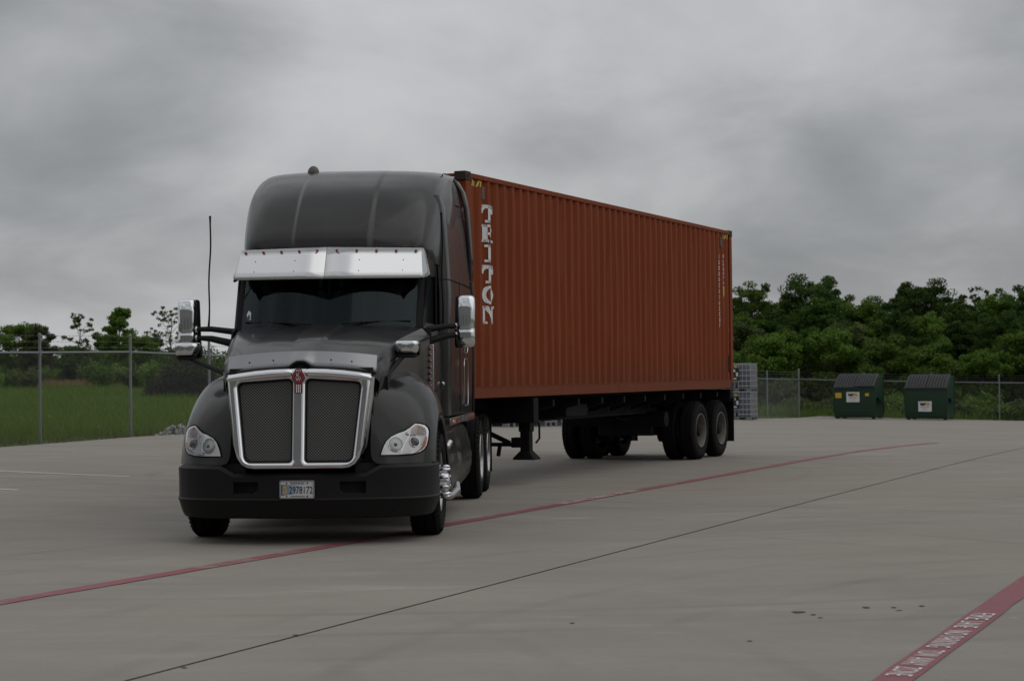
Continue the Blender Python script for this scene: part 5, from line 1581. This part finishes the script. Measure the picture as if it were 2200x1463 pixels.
P3('rear_header', MB().box(-HW + .16, HW - .16, CL - .09, CL - .015, 2.78, 2.87), 'oxide', bevel=.006)
P3('rear_sill', MB().box(-HW + .16, HW - .16, CL - .09, CL - .015, .02, .16), 'oxide', bevel=.006)
# lettering painted over the corrugations
def conform(polys, s0, w, z0, h, off=.003, ds=.008):
    """convex polygons in a unit box laid on the near side wall; u runs rearwards"""
    m = MB()
    for poly in polys:
        us = sorted({p[0] for p in poly})
        cuts = set(s0 + u * w for u in us); a, b = s0 + us[0] * w, s0 + us[-1] * w
        cuts |= set(breaks(a, b))
        k = a
        while k < b: cuts.add(k); k += ds
        cuts = sorted(cuts)
        def span(s):
            u = min(max((s - s0) / w, us[0] + 1e-6), us[-1] - 1e-6); vs = []
            n = len(poly)
            for i in range(n):
                (u0, v0), (u1, v1) = poly[i], poly[(i + 1) % n]
                if (u0 - u) * (u1 - u) <= 0 and u0 != u1: vs.append(v0 + (v1 - v0) * (u - u0) / (u1 - u0))
            return (min(vs), max(vs))
        for c0, c1 in zip(cuts, cuts[1:]):
            if c1 - c0 < 1e-5: continue
            e = 1e-7
            l0, t0 = span(c0 + (c1 - c0) * .02); l1, t1 = span(c1 - (c1 - c0) * .02)
            m.add([(SX + prof(c0 + e) + off, c0, z0 + l0 * h), (SX + prof(c1 - e) + off, c1, z0 + l1 * h), (SX + prof(c1 - e) + off, c1, z0 + t1 * h), (SX + prof(c0 + e) + off, c0, z0 + t0 * h)], [(0, 1, 2, 3)])
    return m
def rect(a, b, c, d): return [(a, c), (b, c), (b, d), (a, d)]
def arc_band(cu, cv, ru, rv, tu, tv, a0, a1, n=16):
    out = []
    for k in range(n):
        a, b = R(a0 + (a1 - a0) * k / n), R(a0 + (a1 - a0) * (k + 1) / n)
        out.append([(cu + ru * math.cos(a), cv + rv * math.sin(a)), (cu + ru * math.cos(b), cv + rv * math.sin(b)), (cu + (ru - tu) * math.cos(b), cv + (rv - tv) * math.sin(b)), (cu + (ru - tu) * math.cos(a), cv + (rv - tv) * math.sin(a))])
    return out
GL = {
 'T': [rect(0, 1, .80, 1), rect(0, .13, .52, 1), rect(.87, 1, .52, 1), rect(.37, .63, 0, 1), rect(.24, .76, 0, .14), [(.13, .8), (.26, .8), (.13, .62)], [(.87, .8), (.74, .8), (.87, .62)]],
 'R': [rect(.06, .34, 0, 1), rect(0, .42, 0, .14), rect(0, .6, .86, 1), rect(.3, .6, .42, .56)] + arc_band(.58, .71, .34, .29, .26, .15, -90, 90) + [[(.46, .44), (.68, .44), (.98, 0), (.72, 0)], rect(.66, 1.0, 0, .14)],
 'I': [rect(.36, .64, 0, 1), rect(.2, .8, 0, .14), rect(.2, .8, .86, 1)],
 'O': arc_band(.5, .5, .5, .5, .26, .15, 0, 360, 28),
 'N': [rect(.04, .2, 0, 1), rect(.8, .96, 0, 1), rect(-.02, .3, 0, .13), rect(-.02, .26, .87, 1), rect(.7, 1.02, .87, 1), [(.08, 1), (.34, 1), (.96, 0), (.74, 0)]],
}
for ch, z0, z1 in (('T', 2.285, 2.515), ('R', 2.03, 2.26), ('I', 1.772, 1.998), ('T', 1.497, 1.733), ('O', 1.228, 1.468), ('N', .972, 1.203)):
    P3('letter', conform(GL[ch], .608, .35, z0, z1 - z0), 'white', angle=None)
# hazard stripes at the top corners
for s0 in (.19, CL - .62):
    P3('hazard_band', conform([rect(0, 1, 0, 1)], s0, .34, 2.725, .075, .0025), 'black_ink', angle=None)
    P3('hazard_stripe', conform([[(u, 0), (u + .10, 0), (u + .2, 1), (u + .1, 1)] for u in (.02, .22, .42, .62, .8)], s0, .34, 2.725, .075, .0045), 'yellow', angle=None)
for s0 in (.56, CL - .72):
    v = P3('vent_cover', MB().box(SX - .036, SX - .004, s0 + .0, s0 + .09, 2.57, 2.74), 'vent_grey', bevel=.006)
def marks(s0, w, z0, z1, n, seed, mat, fill=.7):
    rng = random.Random(seed); h = (z1 - z0) / n; polys = []
    for k in range(n):
        v0 = k / n; vh = fill / n
        polys.append(rect(0, .25, v0, v0 + vh))
        if rng.random() < .7: polys.append(rect(.25, 1, v0 + vh * .75, v0 + vh))
        if rng.random() < .6: polys.append(rect(.75, 1, v0, v0 + vh))
        if rng.random() < .6: polys.append(rect(.25, 1, v0, v0 + vh * .25))
    return P3('small_marking', conform(polys, s0, w, z0, z1 - z0), mat, angle=None)
marks(11.31, .055, 1.10, 2.45, 13, 1, 'white'); marks(11.585, .06, 1.9, 2.45, 7, 2, 'white')
P3('yellow_panel', conform([rect(0, 1, 0, 1)], 11.585, .2, 1.66, .20), 'yellow', angle=None)
marks(11.585, .064, 1.36, 1.56, 4, 3, 'white')
P3('warning_triangle', conform([[(0, 0), (1, 0), (1, .08), (.55, 1), (.45, 1)]], 11.585, .36, 1.06, .20), 'yellow', angle=None)
P3('csc_plate', MB().box(SX - .002, SX + .004, 11.86, 11.95, .30, .62), 'black', bevel=.002)

# ------------------------------------------------------------------ container chassis
CH_ = thing('container_chassis', 'black skeletal container trailer with tandem axles and lowered landing legs', 'trailer', (CF[0], CF[1], 0), -YAW)
def P4(name, m, mat, **k):
    return m.build(name, M[mat], CH_, **k)
m = MB()
for s in (1, -1):
    m.box(s * .48 - .06, s * .48 + .06, .05, 2.6, 1.04, 1.185)          # gooseneck
    m.box(s * .48 - .07, s * .48 + .07, 2.3, 12.1, 1.145, 1.18)         # top flange
    m.box(s * .48 - .07, s * .48 + .07, 2.3, 12.1, .82, .85)           # bottom flange
    m.box(s * .48 - .012, s * .48 + .012, 2.3, 12.1, .85, 1.145)
P4('main_beam', m, 'black')
for y, h in ((.12, .16), (2.35, .34), (12.05, .22)):
    P4('bolster', MB().box(-1.21, 1.21, y - .09, y + .09, 1.185 - h, 1.187), 'black', bevel=.01)
for k in range(9):
    y = 3.2 + k * 1.02
    m = MB().box(-.42, .42, y - .04, y + .04, .88, 1.1)
    for s in (1, -1):
        m.prism([(s * .55, 1.15), (s * 1.14, 1.15), (s * 1.14, 1.06), (s * .55, .90)], 'Y', y - .035, y + .035)
    P4('cross_member', m, 'black')
P4('tool_box', MB().box(.58, .95, 4.2, 5.1, .88, 1.06), 'black', bevel=.015)
# landing gear
for s in (1, -1):
    x = s * 1.0
    m = MB(); m.box(x - .085, x + .085, 2.415, 2.585, .72, 1.05); m.box(x - .07, x + .07, 2.43, 2.57, .44, .75)
    lg = P4('landing_leg', m, 'black', bevel=.012)
    m = MB(); lo, hi = rounded_rect(x - .16, x + .16, 2.36, 2.64, .03, 3), rounded_rect(x - .075, x + .075, 2.425, 2.575, .02, 3); n_ = len(lo)
    m.add([(a, b, .335) for a, b in lo] + [(a, b, .355) for a, b in lo] + [(a, b, .455) for a, b in hi], [tuple(range(n_))] + [(k, (k + 1) % n_, n_ + (k + 1) % n_, n_ + k) for k in range(n_)] + [(n_ + k, n_ + (k + 1) % n_, 2 * n_ + (k + 1) % n_, 2 * n_ + k) for k in range(n_)])
    m.build('sand_shoe', M['black'], lg)
    P4('leg_brace', MB().bar((x, 2.5, .56), (s * .5, 3.6, .90), .05, .05), 'black')
    P4('gear_box', MB().box(x - .20, x - .05, 2.42, 2.58, .50, .64) if s > 0 else MB().box(x + .05, x + .2, 2.42, 2.58, .5, .64), 'black', bevel=.01)
m = MB().tube([(-.98, 2.5, .54), (.98, 2.5, .54)], .028, 8); m.bar((.75, 2.5, .56), (-.2, 2.5, .98), .05, .06); m.bar((-.75, 2.5, .56), (.2, 2.5, .98), .05, .06)
m.bar((.62, 2.46, .54), (.60, 2.44, .38), .045, .04)
P4('cross_brace', m, 'black')
P4('crank_handle', MB().tube([(1.10, 2.62, 1.0), (1.13, 2.66, .78), (1.13, 2.66, .62), (1.10, 2.6, .56)], .016, 6), 'black')
# running gear
for yy in (10.1, 11.35):
    for s in (1, -1):
        wheel(CH_, s * 1.085, yy, s, 'tan'); wheel(CH_, s * .755, yy, s, 'inner')
    P4('axle', MB().tube([(-1.0, yy, .5), (1.0, yy, .5)], .07, 10), 'black')
    for s in (1, -1):
        P4('brake_chamber', MB().lathe([(0, .02), (.0, .09), (.1, .1), (.16, .09), (.17, .02)], 14, 'Y', (s * .4, yy - .42, .55)), 'black')
for s in (1, -1):
    m = MB(); m.box(s * .48 - .05, s * .48 + .05, 9.3, 12.05, .70, .82)
    for yy in (10.1, 11.35): m.tube([(s * .48, yy - .5, .66), (s * .48, yy, .58), (s * .48, yy + .5, .66)], .045, 6)
    m.box(s * .48 - .04, s * .48 + .04, 10.65, 10.8, .45, .8)
    P4('suspension', m, 'black')
    P4('mud_flap', MB().box(s * .93 - .31, s * .93 + .31, 12.06, 12.075, .24, .98), 'rubber')
    P4('flap_bracket', MB().box(s * .93 - .33, s * .93 + .33, 11.98, 12.06, .95, 1.03), 'black')
    P4('tail_lamp', MB().lathe([(0, .05), (.03, .045), (.04, .001)], 16, 'Y', (s * .7, 12.14, 1.0)), 'red_lens')
m = MB().box(-.95, .95, 12.14, 12.2, .50, .60)
for s in (1, -1): m.box(s * .55 - .04, s * .55 + .04, 12.12, 12.18, .55, 1.0)
P4('rear_bumper', m, 'black', bevel=.008)
m = MB()
for x, y in ((.45, 9.15), (-.45, 9.15)): m.lathe([(-.45, .02), (-.44, .13), (.44, .13), (.45, .02)], 16, 'X', (x, y, .72))
P4('air_tank', m, 'black')
P4('suspension_frame', MB().box(-.5, .5, 9.55, 11.9, .42, .8), 'recess', bevel=.03)
for yy in (10.1, 11.35):
    for s in (1, -1):
        P4('brake_drum', MB().lathe([(-.1, .02), (-.09, .2), (.1, .21), (.11, .02)], 24, 'X', (s * .55, yy, .5)), 'recess')
P4('rear_frame_plate', MB().box(-.42, .42, 9.3, 12.0, .86, 1.12), 'black')
pts = [(.3 + .05 * math.sin(k), 8.2 + k * .35, .78 - .06 * math.sin(k * 1.3)) for k in range(9)]
P4('air_hose', MB().tube(pts, .014, 6), 'black')
P4('kingpin_plate', MB().box(-.6, .6, .1, 1.4, 1.03, 1.05), 'black')

# ------------------------------------------------------------------ stacked intermediate bulk totes along the side fence
def tote_proto():
    t = thing('bulk_tote', None, None)
    m = MB()
    p = rounded_rect(-.56, .56, -.46, .46, .09, 4); rows = []
    for z, q in ((.155, .90), (.17, .97), (.2, 1), (1.04, 1), (1.09, .96), (1.11, .88)): rows.append([(a * q, b * q, z) for a, b in p])
    m.grid(rows, True); n_ = len(p); m.f.append(tuple(range(n_))); m.f.append(tuple(5 * n_ + k for k in range(n_)))
    m.lathe([(0, .10), (.035, .10), (.04, .09), (.04, .001)], 16, 'Z', (0, 0, 1.105))
    m.build('tank', M['tank'], t, 50)
    m = MB(); r = .014
    for k in range(8):
        x = -.58 + k * 1.16 / 7
        for y in (-.48, .48): m.tube([(x, y, .14), (x, y, 1.14)], r, 5)
    for k in range(1, 8):
        y = -.48 + k * .96 / 8
        for x in (-.58, .58): m.tube([(x, y, .14), (x, y, 1.14)], r, 5)
    for z in (.22, .42, .64, .86, 1.13):
        m.tube([(-.59, -.49, z), (.59, -.49, z), (.59, .49, z), (-.59, .49, z), (-.59, -.49, z)], r * 1.05, 5)
    for y in (-.2, .2): m.bar((-.58, y, 1.14), (.58, y, 1.14), .03, .012)
    m.build('cage', M['cage'], t, 60)
    m = MB(); m.box(-.6, .6, -.5, .5, .105, .145)
    for x in (-.5, 0, .5):
        for y in (-.42, 0, .42): m.box(x - .09, x + .09, y - .07, y + .07, 0, .105)
    for y in (-.42, 0, .42): m.box(-.6, .6, y - .06, y + .06, 0, .022)
    m.build('pallet', M['galv'], t, None)
    for sy in (-1, 1):
        l = MB().box(-.18, .10, *sorted((sy * .497, sy * .503)), .45, .95).build('label_sheet', M['black_ink'], t, None)
        m = MB()
        for x0, x1, z0, z1 in ((-.15, -.05, .80, .90), (-.02, .07, .62, .78), (-.12, .0, .50, .56)): m.box(x0, x1, *sorted((sy * .503, sy * .506)), z0, z1)
        m.build('label_print', M['white'], l, None)
        MB().box(-.08, .02, *sorted((sy * .497, sy * .504)), .97, 1.06).build('yellow_tag', M['yellow'], t, None)
    MB().tube([(0, -.49, .24), (0, -.55, .22)], .035, 8).build('valve', M['black'], t)
    return t
tp = tote_proto()
spots = [(-.50, 57.2, 0), (.06, 58.6, 0), (.62, 59.9, 0), (1.15, 61.2, 0), (1.72, 62.5, 0), (9.32, 80.1, 0), (9.32, 80.1, 1.155)]
TL = ['plastic bulk tote in a wire cage under the trailer, first behind the drive wheels', 'caged bulk tote glimpsed under the trailer left of the landing leg', 'caged bulk tote hidden mostly by the trailer landing leg',
      'caged bulk tote seen under the trailer just right of the landing leg', 'caged bulk tote seen under the trailer beside the far trailer wheel', 'lower caged bulk tote of the stack by the rear of the container', 'upper caged bulk tote with dark label on the stack by the container']
for i, (x, y, z) in enumerate(spots):
    o = tp if i == 0 else copy_tree(tp)
    o.location = (x, y, h1(x, y) + z + .002); o.rotation_euler = (0, 0, -R(22.9) + PI / 2 * 0)
    tag(o, TL[i], 'bulk tote', 'bulk totes stored along the side fence')

# ------------------------------------------------------------------ dumpsters
def dumpster(x, y, label, variant):
    t = thing('dumpster', label, 'dumpster', (x, y, h1(x, y) + .003), -R(25), 'green dumpsters by the back fence')
    W, Dp, Hf, Hb, yb = .97, 1.62, 1.44, 2.0, .92
    m = MB()
    sec = [(.06, .06), (0.0, .26), (0, Hf), (yb, Hb), (Dp, Hb), (Dp, .06)]
    m.prism([(a, b) for a, b in sec], 'X', -W, W)
    b = m.build('body', M['bin_green'], t, 30, bevel=.012)
    m = MB()
    for s in (1, -1):
        m.box(*sorted((s * W, s * (W + .03))), 0, .04, .3, Hf); m.box(*sorted((s * W, s * (W + .03))), Dp - .05, Dp, .2, Hb)
        m.bar((s * (W + .012), 0, Hf), (s * (W + .012), yb, Hb), .03, .05)
    m.box(-W, W, -.03, .0, Hf - .07, Hf); m.box(-W, W, -.02, 0, .36, .42)
    m.build('stiffener', M['bin_green'], t, 30, bevel=.005)
    m = MB()
    for s in (1, -1):
        x0, x1 = sorted((s * (W + .001), s * (W + .13)))
        m.box(x0, x1, .35, 1.25, .80, .84); m.box(x0, x1, .35, 1.25, .96, 1.0); m.box(*sorted((s * (W + .10), s * (W + .13))), .35, 1.25, .80, 1.0)
    m.build('fork_pocket', M['bin_green'], t, 30)
    m = MB()
    for s in (1, -1): m.box(*sorted((s * (W + .004), s * (W + .02))), .38, 1.22, .845, .955)
    m.build('pocket_opening', M['recess'], t, None)
    for a, c in ((-.85, .2), (.85, .2), (-.85, 1.4), (.85, 1.4)):
        MB().box(a - .07, a + .07, c - .07, c + .07, 0, .06).build('skid', M['black'], t, None)
    for s, lift in ((-1, 0), (1, .05 if variant == 0 else .0)):
        nseg = 57; rows = []
        for k in range(9):
            f = k / 8; yy = -.05 + f * (yb + .20); zz = Hf + .03 + (Hb - Hf) * (yy / yb if yy < yb else 1 + (yy - yb) * .05) + .06 * math.sin(PI * f) + lift * (1 - f)
            r = []
            for j in range(nseg):
                u = j / (nseg - 1); x = (s * W / 2) - W / 2 + .012 + u * (W - .024)
                rib = .048 * min(1, max(0, 2.2 * math.sin(u * 7 * 2 * PI - PI / 2) + .9)) if .02 < u < .98 else 0
                r.append((x, yy, zz + rib))
            rows.append(r)
        rows = [[(x, y, z - .045) for x, y, z in rows[0]]] + rows
        MB().grid(rows).build('lid', M['bin_lid'], t, 30, solid=.008)
    MB().tube([(-W, yb + .2, Hb + .03), (W, yb + .2, Hb + .03)], .02, 8).build('hinge_rod', M['black'], t)
    MB().tube([(.05, yb + .3, Hb), (.05, yb + .3, Hb + .22)], .012, 6).build('lid_stop', M['galv'], t)
    sx, sz = ((-.05, 1.02) if variant == 0 else (-.03, .62))
    sg = MB().box(sx - .31, sx + .31, -.036, -.030, sz - .235, sz + .235).build('sign', M['white'], t, None)
    # two-letter mark, bold W and M
    def stroke(pts, wd, mat, nm):
        m = MB()
        for (a, b), (c, d) in zip(pts, pts[1:]):
            m.add([(a - wd, -.0385, b), (a + wd, -.0385, b), (c + wd, -.0385, d), (c - wd, -.0385, d)], [(0, 1, 2, 3)])
        m.build(nm, M[mat], sg, None)
    z0, z1 = sz + .03, sz + .175
    stroke([(sx - .22, z1), (sx - .16, z0), (sx - .11, z1 - .01), (sx - .06, z0), (sx - .005, z1)], .032, 'black_ink', 'sign_letter')
    stroke([(sx + .005, z0), (sx + .06, z1), (sx + .11, z0 + .01), (sx + .16, z1), (sx + .22, z0)], .032, 'yellow', 'sign_letter')
    m = MB()
    for k in range(12):
        x = sx - .2 + k * .033; m.box(x, x + .02, -.0385, -.0365, sz - .06, sz - .015)
    for k in range(9):
        x = sx - .1 + k * .024; m.box(x, x + .014, -.0385, -.0365, sz - .15, sz - .125)
    m.build('sign_small_print', M['grey_ink'], sg, None)
    if variant == 0:
        for a, c, w_, h_ in ((-.74, 1.10, .15, .12), (.62, 1.13, .09, .065)):
            st = MB().box(a - w_, a + w_, -.033, -.030, c - h_, c + h_).build('yellow_sticker', M['yellow'], t, None)
            m = MB()
            for k in range(3): m.box(a - w_ * .8, a + w_ * .8, -.0345, -.0333, c - h_ * .6 + k * h_ * .5, c - h_ * .6 + k * h_ * .5 + h_ * .18)
            m.build('sticker_print', M['plate_gold'], st, None)
    return t
dumpster(15.89, 91.0, 'green dumpster with gaping lid and yellow stickers beside its white sign, nearer the container', 0)
dumpster(19.05, 90.2, 'green dumpster with closed ribbed lids and a low white sign, farther right', 1)
